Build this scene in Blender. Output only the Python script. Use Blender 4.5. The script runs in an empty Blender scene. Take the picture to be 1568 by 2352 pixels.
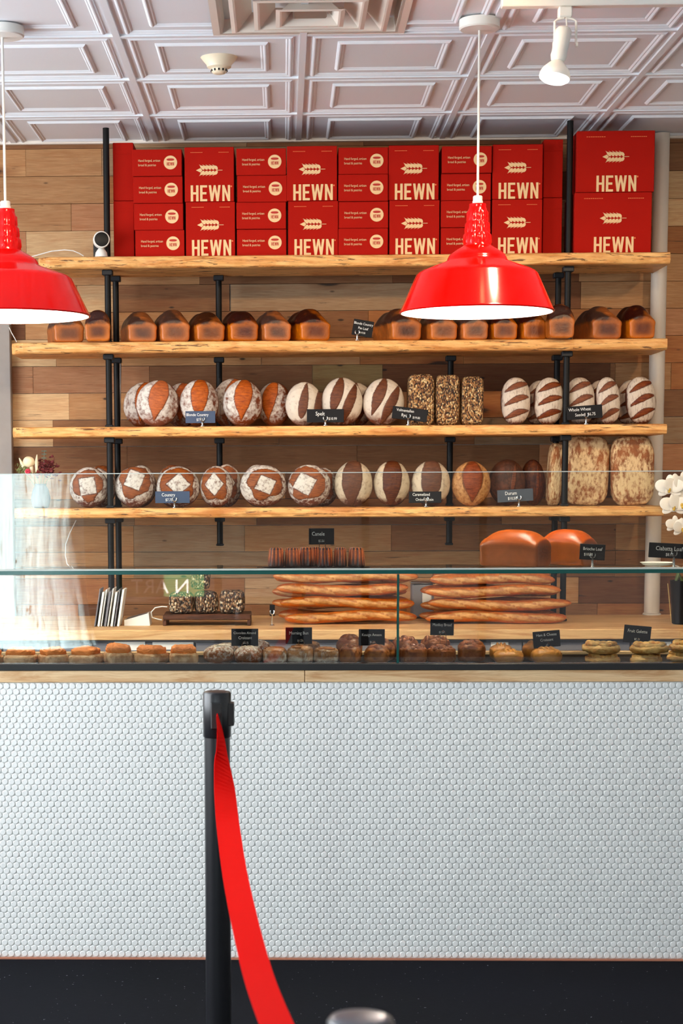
import bpy, math, random
import numpy as np
from mathutils import Vector, Matrix
from mathutils.bvhtree import BVHTree

random.seed(7)
RNG = np.random.default_rng(11)
SC = bpy.context.scene
COL = SC.collection
PI = math.pi
R_ = math.radians

# ------------------------------------------------------------------ camera
FPX = 4033.0                                   # focal length in pixels of the 1568 x 2352 frame
PX, PY = 540.0, 1540.0                         # principal point: the lens is shifted
RM = np.array([[0.99962261, 0.02710413, -0.00447347],
               [-0.00150913, -0.10841652, -0.99410441],
               [-0.02742933, 0.99373599, -0.1083347]])
CAM = np.array([0.0, 0.0, 1.517])
cd = bpy.data.cameras.new('camera')
cam = bpy.data.objects.new('camera', cd)
COL.objects.link(cam)
SC.camera = cam
cd.sensor_width = 36.0
cd.lens = FPX / 2352.0 * 36.0
cd.shift_x = (784 - PX) / 2352.0
cd.shift_y = (PY - 1176) / 2352.0
cd.clip_start = 0.05
cd.dof.use_dof = True
cd.dof.focus_distance = 6.3
cd.dof.aperture_fstop = 8.0
mw = Matrix.Identity(4)
for i in range(3):
    mw[i][0], mw[i][1], mw[i][2], mw[i][3] = RM[0][i], -RM[1][i], -RM[2][i], CAM[i]
cam.matrix_world = mw

# ------------------------------------------------------------------ sky, sun, window light, exposure
world = bpy.data.worlds.new('sky')
SC.world = world
world.use_nodes = True
world.node_tree.nodes['Background'].inputs[0].default_value = (0.80, 0.90, 1.0, 1)
world.node_tree.nodes['Background'].inputs[1].default_value = 1.2
SC.view_settings.view_transform = 'Standard'
SC.view_settings.look = 'None'
SC.view_settings.gamma = 1.0
SC.view_settings.use_curve_mapping = False
SC.view_settings.exposure = -0.12
SC.cycles.max_bounces = 10
SC.cycles.diffuse_bounces = 5
SC.cycles.transparent_max_bounces = 24
SC.cycles.sample_clamp_indirect = 40.0
SC.cycles.use_denoising = True


def lamp(name, kind, loc, energy, color, aim=None, size=0.1, size_y=None, spot=None, portal=False):
    ld = bpy.data.lights.new(name, kind)
    o = bpy.data.objects.new(name, ld)
    COL.objects.link(o)
    o.location = loc
    ld.energy = energy
    ld.color = color
    if kind == 'AREA':
        ld.shape = 'RECTANGLE'
        ld.size, ld.size_y = size, size_y or size
        ld.cycles.is_portal = portal
    elif kind in ('POINT', 'SPOT'):
        ld.shadow_soft_size = size
    if kind == 'SPOT':
        ld.spot_size, ld.spot_blend = spot
    if aim is not None:
        o.rotation_euler = (Vector(aim) - Vector(loc)).to_track_quat('-Z', 'Y').to_euler()
    return o


FRONT_Y, WALL_Y, LEFT_X, RIGHT_X, CEIL_Z = -3.0, 7.47, -3.2, 3.4, 2.91
sun = lamp('sunlight', 'SUN', (0, 8, 9), 76.0, (1.0, 0.99, 0.96))
sun.rotation_euler = Vector((0.35, -0.62, -0.75)).to_track_quat('-Z', 'Y').to_euler()
sun.data.angle = R_(0.6)
# daylight entering by the shop-front and the side window
lamp('front_window_daylight', 'AREA', (0.1, FRONT_Y - 0.06, 2.15), 58.0, (0.87, 0.94, 1.0), (0.1, 5, 1.9), 6.0, 1.0)
lamp('side_window_daylight', 'AREA', (LEFT_X - 0.06, 3.9, 1.75), 225.0, (0.90, 0.95, 1.0), (5, 4.6, 1.75), 4.0, 1.8)


# ------------------------------------------------------------------ helpers
def P(x, y, Y):
    """the world point at depth Y that a pixel of the photograph shows"""
    d = RM.T @ np.array([(x - PX) / FPX, (y - PY) / FPX, 1.0])
    return CAM + d * (Y / d[1])


def px(n, Y):
    return n * Y / FPX


def srgb(r, g, b, a=1.0):
    def f(c):
        c /= 255.0
        return c / 12.92 if c <= 0.04045 else ((c + 0.055) / 1.055) ** 2.4
    return (f(r), f(g), f(b), a)


class MB:
    """collects simple shapes and links them as one mesh object"""

    def __init__(self):
        self.v, self.f, self.s = [], [], []

    def add(self, verts, faces, smooth=False):
        n = len(self.v)
        self.v.extend([tuple(map(float, p)) for p in verts])
        self.f.extend([tuple(int(i) + n for i in f) for f in faces])
        self.s.extend([smooth] * len(faces))
        return self

    def box(self, lo, hi, bev=0.0):
        x0, y0, z0 = lo
        x1, y1, z1 = hi
        if bev <= 0:
            v = [(x0, y0, z0), (x1, y0, z0), (x1, y1, z0), (x0, y1, z0), (x0, y0, z1), (x1, y0, z1), (x1, y1, z1), (x0, y1, z1)]
            return self.add(v, [(0, 3, 2, 1), (4, 5, 6, 7), (0, 1, 5, 4), (1, 2, 6, 5), (2, 3, 7, 6), (3, 0, 4, 7)])
        b = min(bev, (x1 - x0) * .49, (y1 - y0) * .49, (z1 - z0) * .49)
        rings = []
        for z, i in ((z0, b), (z0 + b, 0), (z1 - b, 0), (z1, b)):
            if i:
                ring = [(x0 + b, y0 + b), (x1 - b, y0 + b), (x1 - b, y1 - b), (x0 + b, y1 - b)]
                ring = [ring[k // 2] for k in range(8)]
            else:
                ring = [(x0, y0 + b), (x0 + b, y0), (x1 - b, y0), (x1, y0 + b), (x1, y1 - b), (x1 - b, y1), (x0 + b, y1), (x0, y1 - b)]
                rings.append([(p[0], p[1], z) for p in ring])
                continue
            rings.append([(x0 + b, y0 + b, z), (x0 + b, y0 + b, z), (x1 - b, y0 + b, z), (x1 - b, y0 + b, z), (x1 - b, y1 - b, z), (x1 - b, y1 - b, z), (x0 + b, y1 - b, z), (x0 + b, y1 - b, z)])
        v = [rings[0][0], rings[0][2], rings[0][4], rings[0][6]] + rings[1] + rings[2] + [rings[3][0], rings[3][2], rings[3][4], rings[3][6]]
        f = [(3, 2, 1, 0), (20, 21, 22, 23)]
        for k in range(8):
            f.append((4 + k, 4 + (k + 1) % 8, 12 + (k + 1) % 8, 12 + k))
        for c in range(4):
            f.append((c, 4 + 2 * c + 1, 4 + 2 * c))
            f.append((20 + c, 12 + 2 * c, 12 + 2 * c + 1))
            n = (c + 1) % 4
            f.append((c, n, 4 + 2 * n, 4 + 2 * c + 1))
            f.append((20 + c, 12 + 2 * c + 1, 12 + 2 * n, 20 + n))
        return self.add(v, f)

    def lathe(self, prof, n=32, c=(0, 0, 0), smooth=True, ribs=None, caps=True):
        """prof: (radius, z) from bottom to top"""
        v, f = [], []
        for r, z in prof:
            for k in range(n):
                a = 2 * PI * k / n
                q = r * (ribs(a, z) if ribs else 1)
                v.append((c[0] + q * math.cos(a), c[1] + q * math.sin(a), c[2] + z))
        for i in range(len(prof) - 1):
            for k in range(n):
                a, b = i * n + k, i * n + (k + 1) % n
                f.append((a, b, b + n, a + n))
        if caps and prof[0][0] > 1e-6:
            f.append(tuple(range(n - 1, -1, -1)))
        if caps and prof[-1][0] > 1e-6:
            f.append(tuple((len(prof) - 1) * n + k for k in range(n)))
        return self.add(v, f, smooth)

    def tube(self, pts, r, n=8, caps=True, smooth=True):
        pts = [Vector(p) for p in pts]
        rr = r if isinstance(r, (list, tuple)) else [r] * len(pts)
        v, f = [], []
        up = Vector((0, 0, 1))
        prev = None
        for i, p in enumerate(pts):
            t = (pts[min(i + 1, len(pts) - 1)] - pts[max(i - 1, 0)]).normalized()
            if prev is None:
                a = t.cross(up)
                if a.length < 1e-3:
                    a = t.cross(Vector((1, 0, 0)))
            else:
                a = prev - t * prev.dot(t)
            a.normalize()
            prev = a
            b = t.cross(a)
            for k in range(n):
                w = 2 * PI * k / n
                v.append(p + (a * math.cos(w) + b * math.sin(w)) * rr[i])
        for i in range(len(pts) - 1):
            for k in range(n):
                q, s = i * n + k, i * n + (k + 1) % n
                f.append((q, q + n, s + n, s))
        if caps:
            f.append(tuple(range(n)))
            f.append(tuple((len(pts) - 1) * n + k for k in range(n - 1, -1, -1)))
        return self.add(v, f, smooth)

    def poly(self, pts, y=0.0, d=0.0004):
        """flat 2D outline (x, z) facing -Y with a little thickness"""
        n = len(pts)
        v = [(p[0], y, p[1]) for p in pts] + [(p[0], y + d, p[1]) for p in pts]
        f = [tuple(range(n)), tuple(range(2 * n - 1, n - 1, -1))]
        f += [(k, k + n, (k + 1) % n + n, (k + 1) % n) for k in range(n)]
        return self.add(v, f)

    def ball(self, c, r, nu=12, nv=8, smooth=True):
        rx, ry, rz = r if isinstance(r, (tuple, list)) else (r, r, r)
        v = [(c[0], c[1], c[2] - rz)]
        for i in range(1, nv):
            a = -PI / 2 + PI * i / nv
            for k in range(nu):
                b = 2 * PI * k / nu
                v.append((c[0] + rx * math.cos(a) * math.cos(b), c[1] + ry * math.cos(a) * math.sin(b), c[2] + rz * math.sin(a)))
        v.append((c[0], c[1], c[2] + rz))
        f = [(0, 1 + (k + 1) % nu, 1 + k) for k in range(nu)]
        for i in range(nv - 2):
            for k in range(nu):
                a, b = 1 + i * nu + k, 1 + i * nu + (k + 1) % nu
                f.append((a, b, b + nu, a + nu))
        t, o = len(v) - 1, 1 + (nv - 2) * nu
        f += [(o + k, o + (k + 1) % nu, t) for k in range(nu)]
        return self.add(v, f, smooth)

    def xf(self, m, start=0):
        for i in range(start, len(self.v)):
            self.v[i] = tuple(m @ Vector(self.v[i]))
        return self

    def build(self, name, mat, parent=None, loc=None, rot=None):
        me = bpy.data.meshes.new(name)
        me.from_pydata(self.v, [], self.f)
        me.polygons.foreach_set('use_smooth', self.s)
        me.materials.append(mat)
        me.update()
        if any(self.s):
            me.set_sharp_from_angle(angle=R_(38))
        return link(name, me, parent, loc, rot)


def link(name, me, parent=None, loc=None, rot=None):
    o = bpy.data.objects.new(name, me)
    COL.objects.link(o)
    o.parent = parent
    if loc is not None:
        o.location = loc
    if rot is not None:
        o.rotation_euler = rot
    return o


def tag(o, label=None, cat=None, group=None, kind=None):
    for k, v in (('label', label), ('category', cat), ('group', group), ('kind', kind)):
        if v:
            o[k] = v
    return o


def thing(name, label, cat, loc=(0, 0, 0), rz=0.0, group=None):
    o = bpy.data.objects.new(name, None)
    COL.objects.link(o)
    o.empty_display_size = 0.02
    o.location = loc
    o.rotation_euler = (0, 0, rz)
    return tag(o, label, cat, group)


def copy_tree(o, parent=None):
    c = o.copy()
    COL.objects.link(c)
    c.parent = parent
    for ch in list(o.children):
        copy_tree(ch, c)
    return c


def _tree_mesh(o, m=None):
    m = o.matrix_basis if m is None else m @ o.matrix_basis
    v, f = [], []
    if o.type == 'MESH':
        a = np.empty(len(o.data.vertices) * 3, dtype=np.float32)
        o.data.vertices.foreach_get('co', a)
        a = a.reshape(-1, 3) @ np.array(m.to_3x3()).T + np.array(m.translation)
        v.append(a)
        f.append([tuple(p.vertices) for p in o.data.polygons])
    for c in o.children:
        cv, cf = _tree_mesh(c, m)
        v += cv
        f += cf
    return v, f


def _bvh(o):
    v, f = _tree_mesh(o)
    n, F = 0, []
    for a, g in zip(v, f):
        F += [tuple(i + n for i in p) for p in g]
        n += len(a)
    V = np.vstack(v)
    return BVHTree.FromPolygons(V.tolist(), F), V.min(0), V.max(0)


_placed = {}


def clear_of(o, key, how='shrink', steps=30):
    """keeps a thing from cutting into its neighbours: a hair smaller, or a hair higher on its stack"""
    o.rotation_euler = o.rotation_euler
    near = _placed.setdefault(key, [])
    for k in range(steps):
        t, lo, hi = _bvh(o)
        hit = [q for q in near if (np.minimum(hi, q[2]) > np.maximum(lo, q[1])).all() and t.overlap(q[0])]
        if not hit:
            break
        if how == 'shrink':
            o.scale = (o.scale[0] * .985, o.scale[1] * .985, o.scale[2])
        else:
            o.location.z += .0009
    near.append((t, lo, hi))
    return o


_texts = {}


def text_polys(body, size, align='CENTER', thin=0.0, squeeze=1.0):
    """built-in font outlines as (verts (x, z), faces)"""
    key = (body, size, align, thin)
    if key not in _texts:
        cu = bpy.data.curves.new('t', 'FONT')
        cu.body, cu.size, cu.align_x = body, size, align
        cu.resolution_u = 2
        cu.offset = thin
        o = bpy.data.objects.new('t', cu)
        COL.objects.link(o)
        dg = bpy.context.evaluated_depsgraph_get()
        me = bpy.data.meshes.new_from_object(o.evaluated_get(dg))
        _texts[key] = ([(v.co.x, v.co.y) for v in me.vertices], [tuple(p.vertices) for p in me.polygons])
        bpy.data.objects.remove(o)
        bpy.data.curves.remove(cu)
        bpy.data.meshes.remove(me)
    return _texts[key]


def put_text(mb, body, x, z, size, y=0.0, align='CENTER', thin=0.0, squeeze=1.0, rot=0.0):
    v, f = text_polys(body, size, align, thin)
    c, s = math.cos(rot), math.sin(rot)
    mb.add([(x + (a * c * squeeze - b * s), y, z + (a * s * squeeze + b * c)) for a, b in v], f)


# ------------------------------------------------------------------ materials
class NT:
    def __init__(self, name):
        self.m = bpy.data.materials.new(name)
        self.m.use_nodes = True
        self.t = self.m.node_tree
        self.b = self.t.nodes['Principled BSDF']
        self.out = self.t.nodes['Material Output']

    def n(self, typ, **kw):
        nd = self.t.nodes.new(typ)
        for k, v in kw.items():
            setattr(nd, k, v)
        return nd

    def set(self, nd, key, val):
        if isinstance(val, bpy.types.NodeSocket):
            self.t.links.new(val, nd.inputs[key])
        else:
            nd.inputs[key].default_value = val

    def math(self, op, a, b=0.0, clamp=False):
        nd = self.n('ShaderNodeMath', operation=op)
        nd.use_clamp = clamp
        self.set(nd, 0, a)
        self.set(nd, 1, b)
        return nd.outputs[0]

    def mix(self, fac, a, b, typ='MIX'):
        nd = self.n('ShaderNodeMix', data_type='RGBA', blend_type=typ)
        self.set(nd, 0, fac)
        self.set(nd, 6, a)
        self.set(nd, 7, b)
        return nd.outputs[2]

    def coords(self, kind='Object', scale=(1, 1, 1), offset=None):
        tc = self.n('ShaderNodeTexCoord')
        mp = self.n('ShaderNodeMapping')
        self.t.links.new(tc.outputs[kind], mp.inputs[0])
        mp.inputs['Scale'].default_value = scale
        if offset is not None:
            self.t.links.new(offset, mp.inputs['Location'])
        return mp.outputs[0]

    def noise(self, vec, scale, detail=4.0, rough=0.55, dist=0.0):
        nd = self.n('ShaderNodeTexNoise')
        self.set(nd, 'Vector', vec)
        nd.inputs['Scale'].default_value = scale
        nd.inputs['Detail'].default_value = detail
        nd.inputs['Roughness'].default_value = rough
        nd.inputs['Distortion'].default_value = dist
        return nd.outputs['Fac']

    def ramp(self, fac, stops):
        nd = self.n('ShaderNodeValToRGB')
        self.set(nd, 0, fac)
        e = nd.color_ramp.elements
        while len(e) < len(stops):
            e.new(0.5)
        for k, (p, c) in enumerate(stops):
            e[k].position = p
            e[k].color = c if len(c) == 4 else (*c, 1)
        return nd.outputs[0]

    def step(self, fac, lo, hi):
        nd = self.n('ShaderNodeMapRange')
        self.set(nd, 0, fac)
        nd.inputs[1].default_value = lo
        nd.inputs[2].default_value = hi
        return nd.outputs[0]

    def attr(self, name, out='Fac'):
        nd = self.n('ShaderNodeAttribute', attribute_name=name)
        return nd.outputs[out]

    def bump(self, h, strength=0.3, dist=0.002):
        nd = self.n('ShaderNodeBump')
        nd.inputs['Strength'].default_value = strength
        nd.inputs['Distance'].default_value = dist
        self.set(nd, 'Height', h)
        self.t.links.new(nd.outputs[0], self.b.inputs['Normal'])

    def done(self, col=None, rough=None, **kw):
        if col is not None:
            self.set(self.b, 'Base Color', col)
        if rough is not None:
            self.set(self.b, 'Roughness', rough)
        for k, v in kw.items():
            self.set(self.b, k.replace('_', ' '), v)
        return self.m


def plain(name, col, rough=0.5, metal=0.0, grain=0.06, scale=60.0, bump=0.0, coat=0.0, spec=0.5):
    t = NT(name)
    n = t.noise(t.coords(), scale)
    dark = tuple(c * (1 - grain) for c in col[:3]) + (1,)
    lite = tuple(min(1, c * (1 + grain)) for c in col[:3]) + (1,)
    if bump:
        t.bump(n, bump, 0.001)
    return t.done(t.mix(n, dark, lite), rough, Metallic=metal, Coat_Weight=coat, Specular_IOR_Level=spec)


def emit(name, col, strength):
    t = NT(name)
    return t.done((0.8, 0.8, 0.8, 1), 0.4, Emission_Color=col, Emission_Strength=strength)


def glass(name, tint=(0.97, 0.99, 0.98, 1)):
    t = NT(name)
    t.t.nodes.remove(t.b)
    tr, gl, mx, fr = t.n('ShaderNodeBsdfTransparent'), t.n('ShaderNodeBsdfGlossy'), t.n('ShaderNodeMixShader'), t.n('ShaderNodeFresnel')
    tr.inputs[0].default_value = tint
    gl.inputs[0].default_value = (1, 1, 1, 1)
    gl.inputs['Roughness'].default_value = 0.0
    fr.inputs[0].default_value = 1.52
    t.t.links.new(fr.outputs[0], mx.inputs[0])
    t.t.links.new(tr.outputs[0], mx.inputs[1])
    t.t.links.new(gl.outputs[0], mx.inputs[2])
    t.t.links.new(mx.outputs[0], t.out.inputs[0])
    return t.m


def plank_wood():
    t = NT('reclaimed plank wood')
    tone = t.attr('tone', 'Color')
    seed = t.n('ShaderNodeCombineXYZ')
    t.set(seed, 0, t.math('MULTIPLY', t.attr('seed'), 37.0))
    t.set(seed, 2, t.math('MULTIPLY', t.attr('seed'), 61.0))
    fine = t.noise(t.coords(scale=(3.0, 1, 60), offset=seed.outputs[0]), 4.0, 8, 0.65)
    broad = t.noise(t.coords(scale=(1.6, 1, 14), offset=seed.outputs[0]), 2.2, 4, 0.6, 1.4)
    crack = t.noise(t.coords(scale=(1.2, 1, 26), offset=seed.outputs[0]), 3.4, 5, 0.6, 0.8)
    col = t.mix(t.math('MULTIPLY', t.step(fine, .35, .70), 0.62), tone, t.mix(1.0, tone, (0.50, 0.40, 0.32, 1), 'MULTIPLY'))
    col = t.mix(t.math('MULTIPLY', t.step(broad, .45, .72), 0.55), col, t.mix(1.0, tone, (0.62, 0.40, 0.26, 1), 'MULTIPLY'))
    col = t.mix(t.math('MULTIPLY', t.step(crack, .66, .72), 0.8), col, (0.035, 0.018, 0.010, 1))
    vo = t.n('ShaderNodeTexVoronoi')
    t.set(vo, 'Vector', t.coords(scale=(3.4, 0.01, 9.0), offset=seed.outputs[0]))
    vo.inputs['Scale'].default_value = 1.5
    col = t.mix(t.math('MULTIPLY', t.step(vo.outputs['Distance'], .085, .045), 0.9), col, (0.02, 0.012, 0.008, 1))
    v2 = t.n('ShaderNodeTexVoronoi')
    t.set(v2, 'Vector', t.coords(scale=(1.0, 0.01, 3.6), offset=seed.outputs[0]))
    v2.inputs['Scale'].default_value = 1.7
    wob = t.math('ADD', v2.outputs['Distance'], t.math('MULTIPLY', t.math('SUBTRACT', broad, .5), .16))
    col = t.mix(t.math('MULTIPLY', t.step(wob, .20, .10), 0.55), col, t.mix(1.0, tone, (0.42, 0.24, 0.14, 1), 'MULTIPLY'))
    col = t.mix(t.math('MULTIPLY', t.step(wob, .085, .05), 0.9), col, (0.022, 0.012, 0.008, 1))
    t.bump(fine, 0.25, 0.002)
    return t.done(col, 0.62, Specular_IOR_Level=0.3)


def slab_wood(name, light, mid, dark, along=2.2, bark=0.575):
    t = NT(name)
    inf = t.n('ShaderNodeObjectInfo')
    off = t.n('ShaderNodeCombineXYZ')
    t.set(off, 0, t.math('MULTIPLY', inf.outputs['Random'], 23.0))
    t.set(off, 2, t.math('MULTIPLY', inf.outputs['Random'], 11.0))
    grain = t.noise(t.coords(scale=(along, 9, 40), offset=off.outputs[0]), 3.0, 8, 0.65, 0.6)
    patch = t.noise(t.coords(scale=(1.4, 6, 13), offset=off.outputs[0]), 2.6, 5, 0.6, 1.0)
    flake = t.noise(t.coords(scale=(3.0, 10, 34), offset=off.outputs[0]), 3.2, 5, 0.68, 0.6)
    col = t.mix(t.step(grain, .3, .75), light, mid)
    col = t.mix(t.math('MULTIPLY', t.step(patch, .46, .64), 0.8), col, tuple(c * k for c, k in zip(mid[:3], (.72, .55, .42))) + (1,))
    col = t.mix(t.math('MULTIPLY', t.step(flake, bark, bark + .05), 0.85), col, dark)
    t.bump(flake, 0.5, 0.004)
    return t.done(col, 0.5, Specular_IOR_Level=0.4)


def bread(name, base, acol, bcol, rough=0.6, grain=45.0, cover=0.75, dark=0.55, spec=0.35, stretch=(1, 1, 1), bump=0.4, bgrain=(3, 1, 14), coat=0.0, lip=0.8):
    """crust: base, flour or dark patches where attribute a says so, the opened cut where b says so, lip paints shade round it"""
    t = NT(name)
    inf = t.n('ShaderNodeObjectInfo')
    off = t.n('ShaderNodeCombineXYZ')
    for k, q in enumerate((9.0, 17.0, 5.0)):
        t.set(off, k, t.math('MULTIPLY', inf.outputs['Random'], q))
    n1 = t.noise(t.coords(scale=stretch, offset=off.outputs[0]), grain, 6, 0.65)
    n2 = t.noise(t.coords(offset=off.outputs[0]), grain * 0.28, 5, 0.6, 0.6)
    n3 = t.noise(t.coords(scale=bgrain, offset=off.outputs[0]), 12.0, 6, 0.65)
    col = t.mix(t.step(n2, .3, .7), tuple(c * dark for c in base[:3]) + (1,), base)
    a = t.attr('a')
    hole = t.math('MULTIPLY', t.step(n1, .42, .68), cover)
    fa = t.math('SUBTRACT', t.math('MULTIPLY', a, 1.25), hole, True)
    col = t.mix(fa, col, acol)
    bc = t.mix(t.step(n3, .32, .68), tuple(c * k for c, k in zip(bcol[:3], (.40, .32, .28))) + (1,), bcol)
    bb = t.math('MINIMUM', t.attr('b'), 1.0)
    col = t.mix(bb, col, bc)
    rim_shade = t.math('SUBTRACT', 1.0, t.math('ABSOLUTE', t.math('SUBTRACT', t.math('MULTIPLY', bb, 2.0), 1.0)), True)  # shadow at the cut's edge, painted as a dark rim
    col = t.mix(t.math('MULTIPLY', rim_shade, lip), col, tuple(c * .30 for c in base[:3]) + (1,))
    br = t.n('ShaderNodeBrightContrast')
    t.set(br, 0, col)
    t.set(br, 1, t.math('MULTIPLY', t.math('SUBTRACT', inf.outputs['Random'], 0.5), 0.03))
    t.bump(t.math('ADD', n1, t.math('MULTIPLY', n3, 0.5)), bump, 0.004)
    return t.done(br.outputs[0], rough, Specular_IOR_Level=spec, Coat_Weight=coat, Coat_Roughness=0.2)


def seeded(name, cols, scale=130.0, rough=0.6):
    t = NT(name)
    inf = t.n('ShaderNodeObjectInfo')
    off = t.n('ShaderNodeCombineXYZ')
    t.set(off, 0, t.math('MULTIPLY', inf.outputs['Random'], 9.0))
    vo = t.n('ShaderNodeTexVoronoi')
    t.set(vo, 'Vector', t.coords(scale=(1, 1, 0.62), offset=off.outputs[0]))
    vo.inputs['Scale'].default_value = scale
    sep = t.n('ShaderNodeSeparateColor')
    t.set(sep, 0, vo.outputs['Color'])
    col = t.ramp(sep.outputs[0], [(0.0, cols[0]), (0.4, cols[1]), (0.75, cols[2]), (1.0, cols[3])])
    big = t.noise(t.coords(offset=off.outputs[0]), 16.0, 3)
    col = t.mix(t.step(vo.outputs['Distance'], 0.45, 0.75), col, (0.015, 0.008, 0.004, 1))
    col = t.mix(t.step(big, .56, .72), col, t.mix(1.0, col, (0.35, 0.26, 0.2, 1), 'MULTIPLY'))
    t.bump(t.math('SUBTRACT', 1.0, vo.outputs['Distance']), 0.9, 0.006)
    return t.done(col, rough)


def kraft_red():
    t = NT('red printed cardboard')
    n = t.noise(t.coords(), 420.0, 3)
    m = t.noise(t.coords(), 9.0, 3)
    col = t.mix(n, srgb(150, 17, 9), srgb(174, 27, 14))
    col = t.mix(t.math('MULTIPLY', t.step(m, .4, .8), .2), col, srgb(136, 12, 10))
    return t.done(col, 0.8, Specular_IOR_Level=0.08)


def floor_mat():
    t = NT('dark scuffed floor')
    v = t.coords()
    sp = t.noise(v, 95.0, 2, 0.5)
    br = t.noise(v, 1.1, 3)
    st = t.noise(t.coords(scale=(6, 40, 1)), 6.0, 5)
    col = t.mix(br, srgb(13, 13, 15), srgb(16, 18, 27))
    col = t.mix(t.math('MULTIPLY', t.step(st, .5, .8), .25), col, srgb(34, 36, 44))
    col = t.mix(t.step(sp, .735, .76), col, srgb(150, 155, 165))
    return t.done(col, 0.8, Specular_IOR_Level=0.06)


M = {}
M['plank'] = plank_wood()
M['slab'] = slab_wood('live edge slab wood', srgb(240, 192, 124), srgb(214, 144, 70), srgb(70, 34, 13))
M['counter_wood'] = slab_wood('oiled maple board', srgb(226, 184, 130), srgb(212, 164, 108), srgb(176, 120, 70), 1.2, 0.72)
M['trim_wood'] = slab_wood('pale maple trim', srgb(232, 200, 156), srgb(220, 182, 134), srgb(186, 138, 88), 0.8, 0.74)
M['tray_wood'] = slab_wood('dark walnut tray', srgb(92, 52, 30), srgb(66, 36, 20), srgb(30, 16, 10))
M['grey_board'] = plain('weathered grey board', srgb(150, 141, 134), 0.7, grain=.12, scale=20)
M['ceiling'] = plain('white painted ceiling tile', srgb(232, 237, 243), 0.55, grain=.02, scale=200)
M['rail'] = plain('cream ceiling rail', srgb(232, 222, 210), 0.45, grain=.02)
M['white_paint'] = plain('white painted metal', srgb(232, 232, 226), 0.4, grain=.02)
M['white_wall'] = plain('white painted wall', srgb(226, 224, 220), 0.8, grain=.02)
M['duct'] = plain('dull duct metal', srgb(150, 140, 130), 0.5, 0.4, grain=.1)
M['enamel'] = plain('glossy red enamel', srgb(206, 2, 0), 0.14, grain=.02, coat=0.0, spec=.3)
M['enamel_white'] = plain('white enamel', srgb(246, 246, 240), 0.35, grain=.01)
M['bulb'] = emit('warm lamp bulb', (1.0, 0.9, 0.74, 1), 6.0)
M['bulb_face'] = emit('lit bulb face', (1.0, 0.97, 0.9, 1), 3.0)
M['pipe'] = plain('black iron pipe', srgb(16, 16, 17), 0.5, 0.0, grain=.1, spec=.2)
M['flange'] = plain('black iron flange', srgb(30, 32, 36), 0.45, 0.2, grain=.15, spec=.3)
M['white_pipe'] = plain('white painted pipe', srgb(198, 186, 172), 0.5, grain=.03)
M['box'] = kraft_red()
M['print'] = plain('cream ink', srgb(226, 190, 140), 0.7, grain=.04, scale=300)
M['print_red'] = plain('red ink', srgb(176, 40, 28), 0.7)
M['print_faint'] = plain('faint orange ink', srgb(222, 110, 60), 0.7)
M['tile'] = plain('white glazed penny tile', srgb(238, 239, 236), 0.22, grain=.015, scale=80)
M['floor'] = floor_mat()
M['black_rail'] = plain('black metal strip', srgb(30, 29, 29), 0.4, grain=.05)
M['glass'] = glass('clear glass')
M['edge'] = plain('green glass edge', srgb(20, 76, 70), 0.15, grain=.15, scale=8)
M['edge_pale'] = plain('pale polished glass edge', srgb(190, 196, 188), 0.2, grain=.03)
M['black_post'] = plain('black powder coat', srgb(24, 24, 28), 0.32, grain=.05, spec=.6)
M['belt'] = plain('red woven belt', srgb(226, 4, 0), 0.9, grain=.06, scale=900, spec=.08)
M['cap'] = plain('satin post top with painted grey sheen', srgb(120, 122, 130), 0.3, 0.6, grain=.05)  # grey of the reflected ceiling painted into the nearer post's top
M['chalk_board'] = plain('black chalkboard', srgb(20, 20, 24), 0.6, grain=.08, spec=.2)
M['sky_sheen_board'] = plain('board with painted blue sky sheen', srgb(44, 62, 92), 0.4, grain=.06)  # sky reflected in a dark board, put into its colour
M['grey_sheen_board'] = plain('board with painted grey sky sheen', srgb(62, 68, 78), 0.4, grain=.06)  # sky reflection painted into the board colour, greyer
M['chalk'] = plain('white chalk', srgb(236, 236, 232), 0.9, grain=.05, scale=500)
M['chrome'] = plain('polished metal', srgb(214, 212, 208), 0.18, 1.0, grain=.03)
M['cabinet'] = plain('grey cabinet laminate', srgb(118, 116, 122), 0.5, grain=.04)
M['paper'] = plain('white paper', srgb(238, 234, 226), 0.8, grain=.03)
M['ink'] = plain('black ink', srgb(40, 40, 44), 0.8)
M['black_plastic'] = plain('black plastic', srgb(14, 14, 16), 0.35, spec=.2)
M['white_plastic'] = plain('white plastic', srgb(226, 224, 218), 0.35, grain=.02)
M['detector'] = plain('ivory plastic', srgb(236, 222, 194), 0.45, grain=.02)

FLOUR = srgb(206, 198, 188)
M['boule'] = bread('floured boule crust', srgb(124, 62, 34), FLOUR, srgb(196, 100, 36), grain=60, cover=1.0)
M['country'] = bread('country boule crust', srgb(104, 48, 26), FLOUR, srgb(152, 82, 32), grain=75, cover=1.05)
M['spelt'] = bread('spelt boule crust', srgb(116, 58, 34), srgb(206, 192, 174), srgb(112, 58, 22), grain=55, cover=.55)
M['onion'] = bread('onion boule crust', srgb(90, 44, 24), srgb(192, 174, 148), srgb(100, 54, 22), grain=60, cover=.7)
M['durum'] = bread('durum loaf crust', srgb(150, 92, 48), srgb(188, 138, 86), srgb(142, 66, 26), grain=90, cover=1.0)
M['durum_dark'] = bread('dark durum crust', srgb(70, 36, 20), srgb(98, 52, 28), srgb(112, 58, 28), grain=70)
M['wheat'] = bread('whole wheat crust', srgb(106, 50, 28), srgb(206, 190, 172), srgb(136, 70, 26), grain=70, cover=.8, stretch=(2.2, 1, .6))
M['pan'] = bread('glossy pan loaf crust', srgb(204, 110, 32), srgb(50, 21, 11), srgb(86, 36, 14), 0.34, grain=38, cover=.45, dark=.62, spec=.45, bump=.5, lip=0.0, bgrain=(2, 2, 2))
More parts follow.
